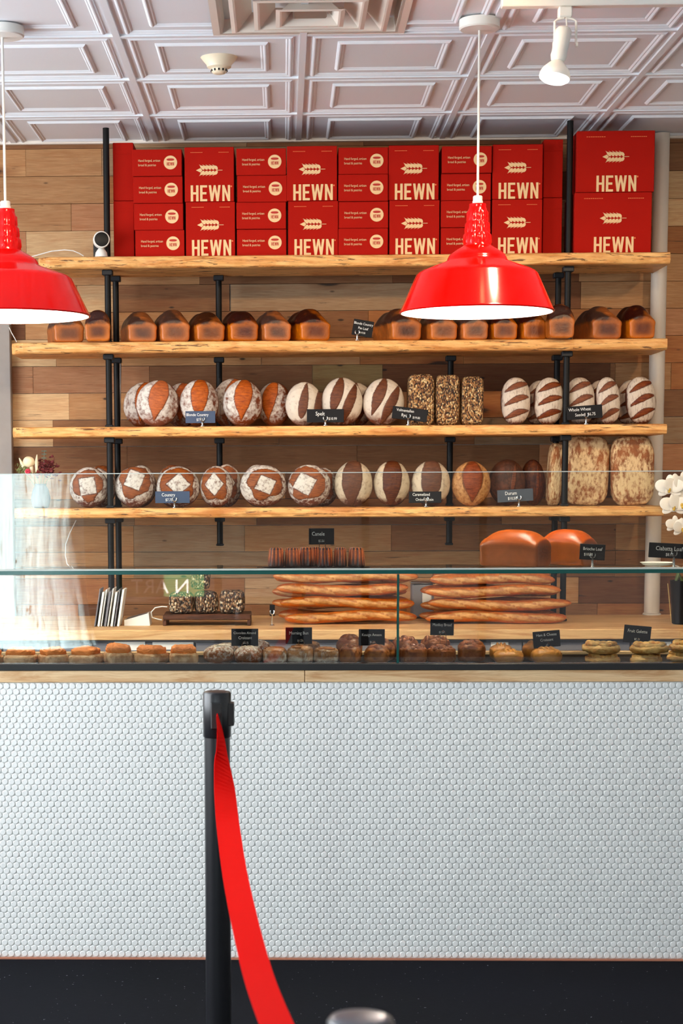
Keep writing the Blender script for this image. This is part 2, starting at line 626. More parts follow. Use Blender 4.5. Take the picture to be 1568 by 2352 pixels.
M['brioche'] = bread('brioche crust', srgb(140, 76, 38), srgb(158, 70, 10), srgb(110, 52, 26), 0.3, grain=40, cover=.15, dark=.7, spec=.3, bump=.25, lip=0.0)
M['ciabatta'] = bread('ciabatta crust', srgb(156, 94, 52), srgb(214, 184, 138), srgb(120, 62, 34), 0.75, grain=52, cover=1.25, dark=.55, stretch=(1.6, 1, .8), bump=.8)
M['baguette'] = bread('baguette crust', srgb(204, 112, 42), srgb(142, 62, 20), srgb(244, 190, 118), 0.4, grain=60, cover=.7, dark=.68, spec=.4, bgrain=(2, 3, 3), lip=.5)
M['rye'] = seeded('oat and seed coat', [srgb(74, 42, 22), srgb(150, 96, 48), srgb(196, 150, 92), srgb(236, 206, 152)], 185)
M['seed_square'] = seeded('sunflower seed coat', [srgb(40, 24, 16), srgb(110, 70, 40), srgb(168, 132, 94), srgb(224, 204, 172)], 150)
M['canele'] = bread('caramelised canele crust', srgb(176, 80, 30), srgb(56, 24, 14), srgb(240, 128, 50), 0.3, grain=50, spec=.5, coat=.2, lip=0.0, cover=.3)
M['bun'] = bread('sugared bun crust', srgb(220, 160, 108), srgb(244, 234, 220), srgb(170, 96, 54), 0.6, grain=60, lip=.3)
M['caramel'] = bread('caramelised pastry', srgb(206, 124, 58), srgb(120, 58, 28), srgb(222, 142, 66), 0.38, grain=45, spec=.45, lip=.15)
M['monkey'] = bread('dark sugared pastry', srgb(188, 108, 58), srgb(124, 62, 32), srgb(206, 126, 66), 0.42, grain=50, spec=.45, lip=.15)
M['croissant'] = bread('golden croissant crust', srgb(240, 162, 72), srgb(186, 106, 46), srgb(244, 180, 92), 0.4, lip=0.0, grain=40, spec=.5, bgrain=(3, 3, 24))
M['galette'] = bread('pale galette crust', srgb(248, 200, 122), srgb(208, 134, 56), srgb(96, 40, 26), 0.55, grain=45)
M['almond'] = bread('almond and sugar crust', srgb(176, 110, 70), srgb(244, 238, 228), srgb(200, 150, 106), 0.6, grain=110, cover=1.2, lip=.3)
M['savory'] = bread('savory bun crust', srgb(212, 160, 114), srgb(232, 200, 160), srgb(150, 90, 52), 0.6, grain=45)
M['orange_top'] = plain('orange crumb topping', srgb(255, 146, 72), 0.7, grain=.22, scale=160, bump=.8)


# ------------------------------------------------------------------ bread shapes
_K = [(RNG.normal(size=3), RNG.uniform(0, 6.28)) for _ in range(10)]


def lumps(p, freq, seed=0.0):
    s = 0
    for i, (k, ph) in enumerate(_K):
        s = s + np.sin(p @ (k * freq * (1 + .25 * i)) + ph + seed * (i + 1)) / (1 + .25 * i)
    return s / 4.0


def sstep(x, a, b):
    t = np.clip((x - a) / (b - a), 0, 1)
    return t * t * (3 - 2 * t)


def blob(name, r, mat, pattern=None, e=1.0, nth=72, nph=112, lump=0.02, freq=14.0, seed=0.0, flat=None, cut=0.05):
    """closed loaf around the origin, its face towards -Y. pattern(u, v, unit, noise) -> (a, b)"""
    rx, ry, rz = r
    th = np.linspace(0, PI, nth + 1)[1:-1]
    ph = np.linspace(0, 2 * PI, nph, endpoint=False)
    T, F = np.meshgrid(th, ph, indexing='ij')
    u = np.stack([np.sin(T) * np.cos(F), -np.cos(T), np.sin(T) * np.sin(F)], -1).reshape(-1, 3)
    u = np.vstack([[[0, -1, 0]], u, [[0, 1, 0]]])
    s = np.sign(u) * np.abs(u) ** e
    n = lumps(u, 3.0, seed)
    pos = s * np.array([rx, ry, rz])
    a, b = pattern(s[:, 0], s[:, 2], s, lumps(u, 7.0, seed + 3)) if pattern else (np.zeros(len(u)), np.zeros(len(u)))
    nrm = s / np.array([rx, ry, rz])
    nrm /= np.linalg.norm(nrm, axis=1)[:, None] + 1e-9
    m = (rx + rz) / 2
    pos = pos + nrm * (lump * m * (n + .5 * lumps(u, freq, seed + 1)) + cut * m * (np.clip(b, 0, 1) - .5) * (b > .02))[:, None]
    if flat is not None:
        pos[:, 2] = np.maximum(pos[:, 2], flat)
    q = np.arange((nth - 1) * nph).reshape(nth - 1, nph) + 1
    nx = np.roll(q, -1, 1)
    f = np.stack([q[:-1], nx[:-1], nx[1:], q[1:]], -1).reshape(-1, 4).tolist()
    f += [[0, int(nx[0, k]), int(q[0, k])] for k in range(nph)]
    L = len(u) - 1
    f += [[L, int(q[-1, k]), int(nx[-1, k])] for k in range(nph)]
    me = bpy.data.meshes.new(name)
    me.from_pydata(pos.tolist(), [], f)
    me.polygons.foreach_set('use_smooth', [True] * len(f))
    for nm, val in (('a', a), ('b', b)):
        at = me.attributes.new(nm, 'FLOAT', 'POINT')
        at.data.foreach_set('value', np.asarray(val, dtype=np.float32))
    me.materials.append(mat)
    me.update()
    return me


def leaf(u, v, u0, w, lo, hi, slant=0.0, bend=0.0, pin=0.9):
    """how deep inside a leaf-shaped cut a point lies (above 0 is inside)"""
    t = np.clip((v - lo) / (hi - lo), 0, 1)
    half = w * np.sin(PI * t ** pin) ** .75
    return half - np.abs(u - (u0 + slant * v + bend * np.sin(PI * t)))


def front(s):
    return sstep(-s[:, 1], -.05, .3)


def pat_blonde(u, v, s, n):
    b = sstep(leaf(u, v, .02, .47, -.80, 1.12, .10, 0, 1.35) + .03 * n, 0, .05) * front(s)
    side = sstep(np.maximum(leaf(u, v, -.78, .09, -.25, .4), leaf(u, v, .78, .09, -.3, .4)), 0, .03) * front(s) * .5
    a = np.clip(.95 * front(s) - sstep(-v, .35, .95) * .85 - .35 * sstep(u, .1, .9) + .14 * n, 0, 1) * (1 - b)  # flour thinned towards the right, painting in light from the left
    return a - side * .7, np.maximum(b, 0)


def pat_spelt(u, v, s, n):
    c1 = leaf(u, v, -.34, .29, -.66, 1.08, .30, 0, 1.2)
    c2 = leaf(u, v, .36, .27, -1.0, .76, .42, 0, 1.1)
    b = sstep(np.maximum(c1, c2) + .02 * n, 0, .04) * front(s)
    a = np.clip(1.0 * front(s) - sstep(-v, .45, .8) * .8 + .1 * n, 0, 1) * (1 - b)
    return a, b


def pat_spelt_one(u, v, s, n):
    c1 = leaf(u, v, -.02, .27, -.66, 1.0, .12, 0, .7)
    c2 = leaf(u, v, .80, .22, -.8, .9, .1, 0, .9)
    b = sstep(np.maximum(c1, c2) + .02 * n, 0, .04) * front(s)
    a = np.clip(1.0 * front(s) - sstep(-v, .6, .9) * .8 + .1 * n, 0, 1) * (1 - b)
    return a, b


def pat_square(rot, off=(0, .06), q=.40, w=.25):
    def f(u, v, s, n):
        c, d = math.cos(rot), math.sin(rot)
        x, y = (u - off[0]) * c + (v - off[1]) * d, -(u - off[0]) * d + (v - off[1]) * c
        m = np.maximum(np.abs(x), np.abs(y))
        rad = np.sqrt((u - off[0] * .5) ** 2 + (v - off[1] * .5 - .03) ** 2)
        ring = np.minimum(m - q, q + w + .10 - rad - .16 * sstep(-y, .2, .45) * sstep(np.abs(x), .15, .4) + .04 * n)
        b = sstep(ring + .02 * n, 0, .04) * front(s)
        a = np.clip(.95 * front(s) - sstep(-v, .45, .95) * .8 - .25 * sstep(u, .1, .9) + .2 * n, 0, 1) * (1 - b)  # flour fainter on the right: side light painted into it
        a = np.maximum(a, sstep(q - m, 0, .03) * front(s))
        return a, b
    return f


def pat_onion(u, v, s, n):
    b = sstep(leaf(u, v, -.02, .54, -1.05, 1.30, .05, 0, 1.15) + .03 * n, 0, .04) * front(s)
    a = np.clip(1.0 * front(s) - sstep(-v, .5, .85) * .9 + .1 * n, 0, 1) * (1 - b)
    return a, b


def pat_durum(u, v, s, n):
    l = leaf(u, v, .02, .58, -.88, 1.10, 0, 0, 1.3)
    b = sstep(l + .02 * n, 0, .05) * front(s) * (1 - .7 * sstep(np.abs(l - .05), .05, 0.0))
    return np.clip(.8 * front(s) + .2 * n, 0, 1) * (1 - b), b


def pat_durum_side(u, v, s, n):
    b = sstep(leaf(u, v, .25, .16, -.7, .9, .15) + .02 * n, 0, .05) * front(s)
    return np.clip(.4 + .4 * n, 0, 1) * (1 - b), b


def pat_wheat(u, v, s, n):
    b = 0
    for z in (-.60, -.02, .54):
        t = np.clip((u + .85) / 1.7, 0, 1)
        half = .15 * np.sin(PI * t) ** .7
        b = np.maximum(b, sstep(half - np.abs(v - (z + .22 * u + .10 * np.sin(PI * t))) + .01 * n, 0, .04))
    b = b * front(s) * (np.abs(u) < .88)
    a = np.clip(1.05 * front(s) * sstep(v, -1.0, -.72) - sstep(np.abs(u), .86, 1.0) * .8 + .1 * n, 0, 1) * (1 - b)
    return a, b


def pat_ciabatta(u, v, s, n):
    a = np.clip(.85 + .6 * n - sstep(lumps(s, 2.4, 9.0), .2, .8) * .9, 0, 1)
    b = sstep(.05 - np.abs(v + .62 - .16 * np.cos(3 * u)) + .0 * n, 0, .04) * front(s) * (np.abs(u + .1) < .55)
    return a, b * 0


def pan_loaf(name, L, W, Hs, H, mat, seed=0.0, dome_smooth=False, amp=1.0):
    """tin loaf on z = 0, long axis Y, crowned top"""
    nt, nc = 56, 64
    ts = np.concatenate([[-1, -1, -1, -1, -1, -1, -.985, -.95], np.linspace(-.88, .88, nt - 12), [.95, .985, 1, 1]])
    sc = np.concatenate([[.0, .3, .48, .62, .75, .87, .95, .99], np.ones(nt - 12), [.99, .95, .86, .0]])
    V, A, B = [], [], []
    for t, k in zip(ts, sc):
        lobes = (0.0 if dome_smooth else .09 * math.cos(2.6 * PI * t + seed * 2.3) * amp)
        h = Hs + (H - Hs) * max(.25, (1 - abs(t) ** 3.2)) * (1 + lobes)
        for c in range(nc):
            q = 2 * PI * c / nc
            cx, cz = math.cos(q), math.sin(q)
            if cz < 0:
                x = W / 2 * math.copysign(abs(cx) ** .28, cx)
                z = Hs * .62 * (1 - abs(cz) ** .35)
            else:
                bulge = 1 + .08 * math.sin(PI * min(1, cz * 1.3))
                x = W / 2 * bulge * math.copysign(abs(cx) ** .82, cx)
                z = Hs * .62 + (h - Hs * .62) * abs(cz) ** .80
            zc = Hs * .5
            V.append((x * k, t * L / 2, zc + (z - zc) * k))
    V = np.array(V)
    nn = lumps(V / .06, 1.3, seed)
    up = sstep(V[:, 2], Hs * .78, Hs * 1.12)
    skew = sstep(V[:, 0] / W + .25 * np.sin(V[:, 1] / L * 7 + seed * 3), .25, -.15)
    A = np.clip(up * (.55 + .85 * skew + .45 * nn) + .35 * sstep(np.abs(V[:, 0]), W * .44, W * .52) * (V[:, 1] > -L * .42), 0, 1) if not dome_smooth else up
    end = sstep(np.abs(V[:, 1]) / (L / 2), .9, .97)
    B = end * np.exp(-(V[:, 0] / (W * .36)) ** 4 - ((V[:, 2] - Hs * .50) / (Hs * .34)) ** 4) * (.9 + .2 * nn)
    V[:, 2] += up * nn * .004 * amp
    V[:, 0] += up * nn * .003 * amp
    V[:, 2] = np.maximum(V[:, 2], 0)
    f = []
    for i in range(len(ts) - 1):
        for c in range(nc):
            a, b = i * nc + c, i * nc + (c + 1) % nc
            f.append((a, b, b + nc, a + nc))
    me = bpy.data.meshes.new(name)
    me.from_pydata(V.tolist(), [], f)
    me.polygons.foreach_set('use_smooth', [True] * len(f))
    for nm, val in (('a', A), ('b', B)):
        me.attributes.new(nm, 'FLOAT', 'POINT').data.foreach_set('value', np.asarray(val, dtype=np.float32))
    me.materials.append(mat)
    me.update()
    return me


def baguette_mesh(L, r, seed):
    r *= .95
    nt, nc = 90, 22
    V, A, B = [], [], []
    for i in range(nt):
        t = -1 + 2 * i / (nt - 1)
        k = max(0.0, 1 - abs(t) ** 7) ** .5 * (1 + .05 * math.sin(9 * t + seed * 4))
        bx = .006 * math.sin(3.1 * t + seed * 2)
        for c in range(nc):
            q = 2 * PI * c / nc
            V.append((t * L / 2, r * k * 1.1 * math.cos(q), r * k * .94 * math.sin(q) + bx))
            # slashes run along the crown, turned to the front
            qd = (q - 2 * PI * .64 + PI) % (2 * PI) - PI
            best = 0.0
            for j in range(5):
                tc = -.72 + .36 * j
                s = (t - tc) / .26
                if abs(s) < 1:
                    best = max(best, 1 - abs(qd - .55 * s + .9) / (.62 * (1 - s * s) ** .6 + 1e-4))
            B.append(max(0.0, min(1.0, best * 3)))
            A.append(.35 + .5 * math.cos(q * 2 + seed) * abs(t))
    V = np.array(V)
    B = np.array(B)
    nn = lumps(V / .05, 1.6, seed)
    rad = np.stack([np.zeros(len(V)), V[:, 1], V[:, 2]], 1)
    V += rad * ((B[:, None] > .05) * (.10 * B[:, None] - .05) + .05 * nn[:, None])
    f = []
    for i in range(nt - 1):
        for c in range(nc):
            a, b = i * nc + c, i * nc + (c + 1) % nc
            f.append((a, b, b + nc, a + nc))
    me = bpy.data.meshes.new('baguette')
    me.from_pydata(V.tolist(), [], f)
    me.polygons.foreach_set('use_smooth', [True] * len(f))
    for nm, val in (('a', np.clip(np.array(A) + .3 * nn, 0, 1)), ('b', B * .8)):
        me.attributes.new(nm, 'FLOAT', 'POINT').data.foreach_set('value', np.asarray(val, dtype=np.float32))
    me.materials.append(M['baguette'])
    me.update()
    return me


def at_z(x, y, z):
    d = RM.T @ np.array([(x - PX) / FPX, (y - PY) / FPX, 1.0])
    return CAM + d * ((z - CAM[2]) / d[2])


def struct(o, label=None):
    return tag(o, label, None, None, 'structure')


# ================================================================== the room
fl = MB().box((LEFT_X - .2, FRONT_Y - .2, -.12), (RIGHT_X + .2, WALL_Y + .2, 0.0))
struct(fl.build('floor', M['floor']), 'dark scuffed shop floor with pale specks')

# ceiling: moulded lay-in tiles between rails
RX0, RXS = 0.066, 0.590
RYS = 0.608
RY0 = at_z(700, 262, CEIL_Z)[1]
mb = MB()
prof = [(0.0, .004), (.030, .004), (.032, .000), (.037, -.003), (.041, -.003), (.047, .001), (.051, .001), (.056, .005), (.112, .005), (.115, .001), (.120, -.003), (.124, -.003), (.130, .001), (.134, .001), (.139, .004)]
dif0, dif1 = at_z(490, 81, CEIL_Z), at_z(926, 81, CEIL_Z)
for i in range(-4, 5):
    for j in range(-4, 2):
        x0, x1 = RX0 + RXS * i, RX0 + RXS * (i + 1)
        y0, y1 = RY0 + RYS * j, RY0 + RYS * (j + 1)
        y1c = min(y1, WALL_Y - .002)
        cuts = [(x0, x1)]
        if y0 < dif0[1] - .05 and y1 > dif0[1] - .3:
            cuts = [(a, b) for a, b in ((x0, min(x1, dif0[0])), (max(x0, dif1[0]), x1)) if b - a > .03]
            cuts = [(x0, x1)] if (x1 <= dif0[0] or x0 >= dif1[0]) else cuts
        for a, b in cuts:
            v, f = [], []
            for ins, dz in prof:
                for (qx, qy) in ((x0 + ins, y0 + ins), (x1 - ins, y0 + ins), (x1 - ins, y1 - ins), (x0 + ins, y1 - ins)):
                    v.append((min(max(qx, a), b), min(qy, y1c), CEIL_Z + dz))
            for k in range(len(prof) - 1):
                for c in range(4):
                    f.append((4 * k + c, 4 * k + 4 + c, 4 * k + 4 + (c + 1) % 4, 4 * k + (c + 1) % 4))
            f.append(tuple(4 * (len(prof) - 1) + c for c in (3, 2, 1, 0)))
            mb.add(v, f)
cx0, cx1, cy0 = RX0 - 4 * RXS, RX0 + 5 * RXS, RY0 - 4 * RYS
for i in range(-4, 6):
    mb.box((RX0 + RXS * i - .011, cy0, CEIL_Z - .004), (RX0 + RXS * i + .011, WALL_Y, CEIL_Z + .010))
for j in range(-4, 2):
    mb.box((cx0, RY0 + RYS * j - .011, CEIL_Z - .0035), (cx1, RY0 + RYS * j + .011, CEIL_Z + .010))
mb.box((LEFT_X - .2, FRONT_Y - .2, CEIL_Z + .04), (RIGHT_X + .2, WALL_Y + .2, CEIL_Z + .2))
mb.box((LEFT_X, FRONT_Y, CEIL_Z), (RIGHT_X, cy0, CEIL_Z + .05))
mb.box((LEFT_X, cy0, CEIL_Z), (cx0, WALL_Y, CEIL_Z + .05))
mb.box((cx1, cy0, CEIL_Z), (RIGHT_X, WALL_Y, CEIL_Z + .05))
struct(mb.build('ceiling', M['ceiling']), 'white moulded lay-in tile ceiling with raised panels')

struct(MB().box((cx0, WALL_Y - .022, CEIL_Z - .008), (cx1, WALL_Y - .0005, CEIL_Z + .02)).build('trim_2', M['rail']), 'pale metal angle between wall and ceiling')
# plank wall behind the shelves
TONES = {'tan': (184, 138, 92), 'red': (182, 130, 90), 'pale': (210, 174, 128), 'brown': (142, 98, 62), 'grey': (164, 134, 102), 'green': (148, 122, 76), 'orange': (170, 110, 60), 'deep': (116, 72, 40)}
ZR = P(300, 530, WALL_Y)[2]
RH = 0.1117
fixed = {-3: [(0, 68, 'tan'), (68, 240, 'tan')], -2: [(-60, 245, 'tan'), (245, 700, 'orange')], -1: [(0, 169, 'tan'), (169, 300, 'red')],
         0: [(0, 66, 'red'), (66, 330, 'pale')], 1: [(60, 460, 'tan'), (460, 900, 'brown')], 2: [(180, 268, 'pale'), (268, 528, 'brown'), (530, 1010, 'grey'), (1010, 1330, 'deep')],
         3: [(60, 470, 'tan'), (470, 845, 'brown'), (845, 960, 'orange')], 4: [(20, 130, 'pale'), (130, 600, 'tan')],
         5: [(25, 76, 'red'), (76, 343, 'red'), (343, 717, 'brown'), (717, 878, 'green'), (878, 1400, 'deep'), (1412, 1540, 'tan')],
         6: [(25, 158, 'pale'), (158, 620, 'tan'), (620, 980, 'brown')], 7: [(25, 120, 'pale'), (120, 640, 'brown'), (640, 1090, 'brown')],
         8: [(25, 290, 'brown'), (290, 820, 'brown'), (820, 1240, 'brown')], 9: [(25, 420, 'tan'), (420, 655, 'tan'), (655, 1100, 'deep')],
         11: [(-30, 303, 'tan'), (303, 560, 'grey'), (560, 900, 'tan'), (900, 1180, 'brown'), (1180, 1420, 'brown')],
         12: [(-30, 303, 'tan'), (303, 720, 'grey'), (720, 1110, 'tan'), (1110, 1420, 'brown')],
         13: [(250, 560, 'brown'), (560, 900, 'grey'), (900, 1336, 'tan'), (1336, 1700, 'deep')], 14: [(250, 700, 'brown'), (1080, 1380, 'brown'), (1380, 1640, 'orange')]}
mb = MB()
tone, seedv = [], []
rr = random.Random(3)
for k in range(-8, 24):
    zt = ZR - RH * k
    zb = zt - RH + .0020
    if zb > CEIL_Z or zt < 0:
        continue
    zt, zb = min(zt, CEIL_Z + .02), max(zb, 0)
    spans = [(P(a, 900, WALL_Y)[0], P(b, 900, WALL_Y)[0], t) for a, b, t in fixed.get(k, [])]
    x = LEFT_X
    out = []
    for a, b, t in spans + [(RIGHT_X, RIGHT_X, None)]:
        while a - x > .02:
            l = min(a - x, rr.uniform(.35, 1.05))
            if a - x - l < .12:
                l = a - x
            out.append((x, x + l, rr.choice(['tan', 'tan', 'brown', 'grey', 'orange', 'pale', 'red', 'brown', 'deep'])))
            x += l
        if t:
            out.append((a, b, t))
        x = b
    for a, b, t in out:
        y = WALL_Y + rr.uniform(0, .004)
        mb.box((a + .0006, y, zb), (b - .0006, WALL_Y + .03, zt))
        k_ = rr.uniform(.93, 1.04)
        c = srgb(*[min(255, q * k_) for q in TONES[t]])
        tone += [c] * 8
        seedv += [rr.random()] * 8
wl = mb.build('wall_back', M['plank'])
wl.data.attributes.new('tone', 'FLOAT_COLOR', 'POINT').data.foreach_set('color', np.array(tone, dtype=np.float32).ravel())
wl.data.attributes.new('seed', 'FLOAT', 'POINT').data.foreach_set('value', np.array(seedv, dtype=np.float32))
struct(wl, 'back wall of mixed reclaimed wood planks')
struct(MB().box((LEFT_X - .2, WALL_Y + .03, -.1), (RIGHT_X + .2, WALL_Y + .2, CEIL_Z + .2)).build('wall_rear', M['white_wall']))
# left wall with a wide window opening, right wall, shop front with a wide opening
wy0, wy1 = 1.85, 5.95
struct(MB().box((LEFT_X - .12, FRONT_Y, 0), (LEFT_X, wy0, CEIL_Z)).box((LEFT_X - .12, wy1, 0), (LEFT_X, WALL_Y + .1, CEIL_Z)).box((LEFT_X - .12, wy0, 0), (LEFT_X, wy1, .8)).box((LEFT_X - .12, wy0, 2.7), (LEFT_X, wy1, CEIL_Z)).build('wall_left', M['white_wall']))
struct(MB().box((RIGHT_X, FRONT_Y, 0), (RIGHT_X + .12, WALL_Y + .1, CEIL_Z)).build('wall_right', M['white_wall']))
struct(MB().box((LEFT_X, FRONT_Y - .12, 2.72), (RIGHT_X, FRONT_Y, CEIL_Z)).box((LEFT_X - .12, FRONT_Y - .12, 0), (-2.95, FRONT_Y, CEIL_Z)).box((3.2, FRONT_Y - .12, 0), (RIGHT_X + .12, FRONT_Y, CEIL_Z)).box((-2.95, FRONT_Y - .12, -.1), (3.2, FRONT_Y, .1)).build('wall_front', M['white_wall']))
mb = MB()
for x in (-2.95, -.55, .62, 1.55, 3.15):
    mb.box((x, FRONT_Y - .09, .1), (x + .06, FRONT_Y - .03, 2.72))
mb.box((-2.95, FRONT_Y - .09, .1), (3.2, FRONT_Y - .03, .16))
struct(mb.build('window_1', M['black_rail']), 'shop front window frame')
# weathered board standing at the left of the shelves
tl = P(-60, 640, WALL_Y - .03)
tr = P(22, 640, WALL_Y - .03)
struct(MB().box((tl[0], WALL_Y - .05, 0), (tr[0], WALL_Y - .004, P(10, 648, WALL_Y)[2]), .003).build('trim_1', M['grey_board']), 'pale grey weathered board against the plank wall')

# ================================================================== outside, seen mirrored in the glass
struct(MB().box((-14, -30, -.32), (14, FRONT_Y - .14, -.16)).build('pavement', plain('concrete pavement', srgb(26, 26, 28), .95, grain=.15, scale=4, spec=.1)))
struct(MB().box((-16, -22, -.16), (16, -21.6, 7)).build('facade', plain('dark brick facade across the street', srgb(22, 20, 19), .95, grain=.2, scale=3, spec=.1)), 'facade across the street, mirrored in the glass')
TREE_Y = -7.0
tx = P(88, 1300, 10.92 - TREE_Y)[0]
n1, n2 = 120, 50
v, f = [], []
for i in range(n2):
    z = -.18 + 4.6 * i / (n2 - 1)
    fl_ = 1 + .30 * math.exp(-(z + .18) * 3.4)
    for k in range(n1):
        a = 2 * PI * k / n1
        fur = abs(math.sin(9 * a + 1.3 * math.sin(2.2 * z + a * 3) + .6 * math.sin(5 * z))) ** .35
        r = .47 * fl_ * (1 - .015 * z) * (1 - .055 * (1 - fur) + .012 * math.sin(5 * a + 2 * z))
        v.append((r * math.cos(a), r * math.sin(a), z))
for i in range(n2 - 1):
    for k in range(n1):
        f.append((i * n1 + k, i * n1 + (k + 1) % n1, (i + 1) * n1 + (k + 1) % n1, (i + 1) * n1 + k))
tt = NT('pale furrowed bark')
bn = tt.noise(tt.coords(scale=(11, 11, .9)), 2.6, 7, .68, .8)
bark = tt.mix(tt.step(bn, .34, .43), srgb(74, 66, 56), srgb(196, 222, 226))
tt.bump(bn, .8, .03)
tree = thing('street_tree', 'pale furrowed street tree trunk mirrored in the case glass', 'tree', (tx, TREE_Y, 0))
MB().add(v, f, True).build('trunk', tt.done(bark, .9), tree)
mb = MB()
rr = random.Random(5)
for k in range(70):
    c = Vector((rr.uniform(-2.2, 2.2), rr.uniform(-1.6, 1.6), rr.uniform(4.6, 6.6)))
    mb.ball(c, (rr.uniform(.3, .7), rr.uniform(.3, .7), rr.uniform(.2, .5)), 8, 5)
mb.build('crown', plain('green leaves', srgb(92, 128, 52), .8, grain=.4, scale=6), tree)
# a green banner sign on the pavement, read backwards in the glass
bc = P(368, 1346, 10.92 + 8.2)
ban = thing('banner_sign', 'green banner sign mirrored backwards in the case glass', 'sign', (bc[0], -8.2, -.16))
hz = bc[2] + .16
MB().box((-.48, -.02, hz - .12), (.48, 0, hz + .13), .004).build('panel', plain('green banner', srgb(66, 112, 66), .7), ban)
mb = MB()
put_text(mb, 'N ART', 0, -.08, .22)
mb.xf(Matrix.Translation((0, .006, hz)) @ Matrix.Rotation(PI, 4, 'Z'))
mb.build('lettering', M['paper'], ban)
for s in (-1, 1):
    MB().tube([(s * .40, -.03, 0), (s * .40, -.03, hz + .12)], .015).build('leg', M['pipe'], ban)

# ================================================================== serving counter
TY = 5.45
Z_TILE = P(784, 1567, TY)[2]
Z_WOOD = P(784, 1539.5, TY)[2]
Z_RAIL = P(784, 1524.5, TY)[2]
CX0, CX1 = -1.75, 2.1
ctr = thing('serving_counter', 'serving counter fronted with white penny tiles under a pale wood band', 'counter', (0, TY, 0))
mb = MB()
mb.box((CX0, .004, .004), (CX1, .45, Z_TILE))
pit, rad = .02075, .0098
rows = int((Z_TILE - .006) / (pit * .862)) + 1
v, f = [], []
ns = 14
ang = [2 * PI * k / ns for k in range(ns)]
rt = random.Random(2)
for r in range(rows):
    z = Z_TILE - .0115 - r * pit * .862
    if z < .008:
        break
    for c in range(int((CX1 - CX0) / pit)):
        x = CX0 + pit * (c + .5 + .5 * (r % 2)) + rt.uniform(-.0004, .0004)
        dy = rt.uniform(-.0004, .0004)
        b = len(v)
        for q, y in ((1.0, .004), (.985, .0008 + dy), (.80, -.0004 + dy)):
            v += [(x + rad * q * math.cos(a), y, z + rad * q * math.sin(a)) for a in ang]
        for k in range(ns):
            n = (k + 1) % ns
            f.append((b + k, b + n, b + ns + n, b + ns + k))
            f.append((b + ns + k, b + ns + n, b + 2 * ns + n, b + 2 * ns + k))
        f.append(tuple(b + 2 * ns + k for k in range(ns)))
mb.add(v, f)
tag(mb.build('tiled_front', M['tile'], ctr), 'white penny tile face')
sx = P(700, 1555, TY)[0]
for a, b in ((CX0, sx - .0008), (sx + .0008, CX1)):
    tag(MB().box((a, -.004, Z_TILE + .0005), (b, .03, Z_WOOD), .002).build('wood_band', M['trim_wood'], ctr), 'pale wood band board')
MB().box((CX0, -.006, Z_WOOD + .0004), (CX1, .022, Z_RAIL), .001).build('metal_strip', M['black_rail'], ctr)
MB().box((CX0, .022, Z_WOOD - .02), (CX1, .40, Z_RAIL - .012)).build('deck', plain('matte black deck', srgb(22, 21, 21), .7, spec=.15), ctr)
MB().box((CX0, .40, Z_WOOD - .05), (CX1, .43, Z_RAIL - .002), .002).build('rear_rail', M['trim_wood'], ctr)
MB().box((CX0 + .6, -.012, -.0), (CX1, .004, .0038)).build('base_strip', plain('brown base strip', srgb(170, 110, 84), .6), ctr)

# glass case on the counter
GY = TY + .016
Z_SH = P(784, 1313.5, GY)[2]
Z_SH1 = P(784, 1308.5, GY)[2]
Z_SH0 = P(784, 1318.5, GY)[2]
Z_GT = P(784, 1086.5, GY)[2]
gc = thing('glass_display_case', 'clear glass display case with a glass shelf on the serving counter', 'display case', (0, GY, Z_RAIL))
sx = P(913.5, 1420, GY)[0]
for a, b in ((CX0, sx - .004), (sx + .004, CX1)):
    MB().box((a, 0, .0006), (b, .008, Z_SH0 - Z_RAIL - .001)).build('front_pane', M['glass'], gc)
tag(MB().box((sx - .0036, -.002, .0004), (sx + .0036, .0095, Z_SH0 - Z_RAIL - .001)).build('pane_edge', M['edge'], gc), 'green polished joint edge')
tag(MB().box((CX0, -.001, Z_SH0 - Z_RAIL), (CX1, .001, Z_SH1 - Z_RAIL - .0012)).build('shelf_edge', M['edge'], gc), 'green edge of the glass shelf')
MB().box((CX0, .0012, Z_SH0 - Z_RAIL), (CX1, .34, Z_SH1 - Z_RAIL - .0012)).build('glass_shelf', M['glass'], gc)
tag(MB().box((CX0, -.0012, Z_SH1 - Z_RAIL - .001), (CX1, .012, Z_SH1 - Z_RAIL + .004)).build('pane_channel', M['edge_pale'], gc), 'pale channel under the upper pane')
ux = P(712, 1200, GY)[0]
for a, b in ((CX0, ux - .001), (ux + .001, CX1)):
    MB().box((a, .002, Z_SH1 - Z_RAIL + .0045), (b, .010, Z_GT - Z_RAIL)).build('upper_pane', M['glass'], gc)
tag(MB().box((CX0, .0018, Z_GT - Z_RAIL + .0002), (CX1, .0102, Z_GT - Z_RAIL + .0028)).build('top_edge', M['edge_pale'], gc), 'pale polished top edge')

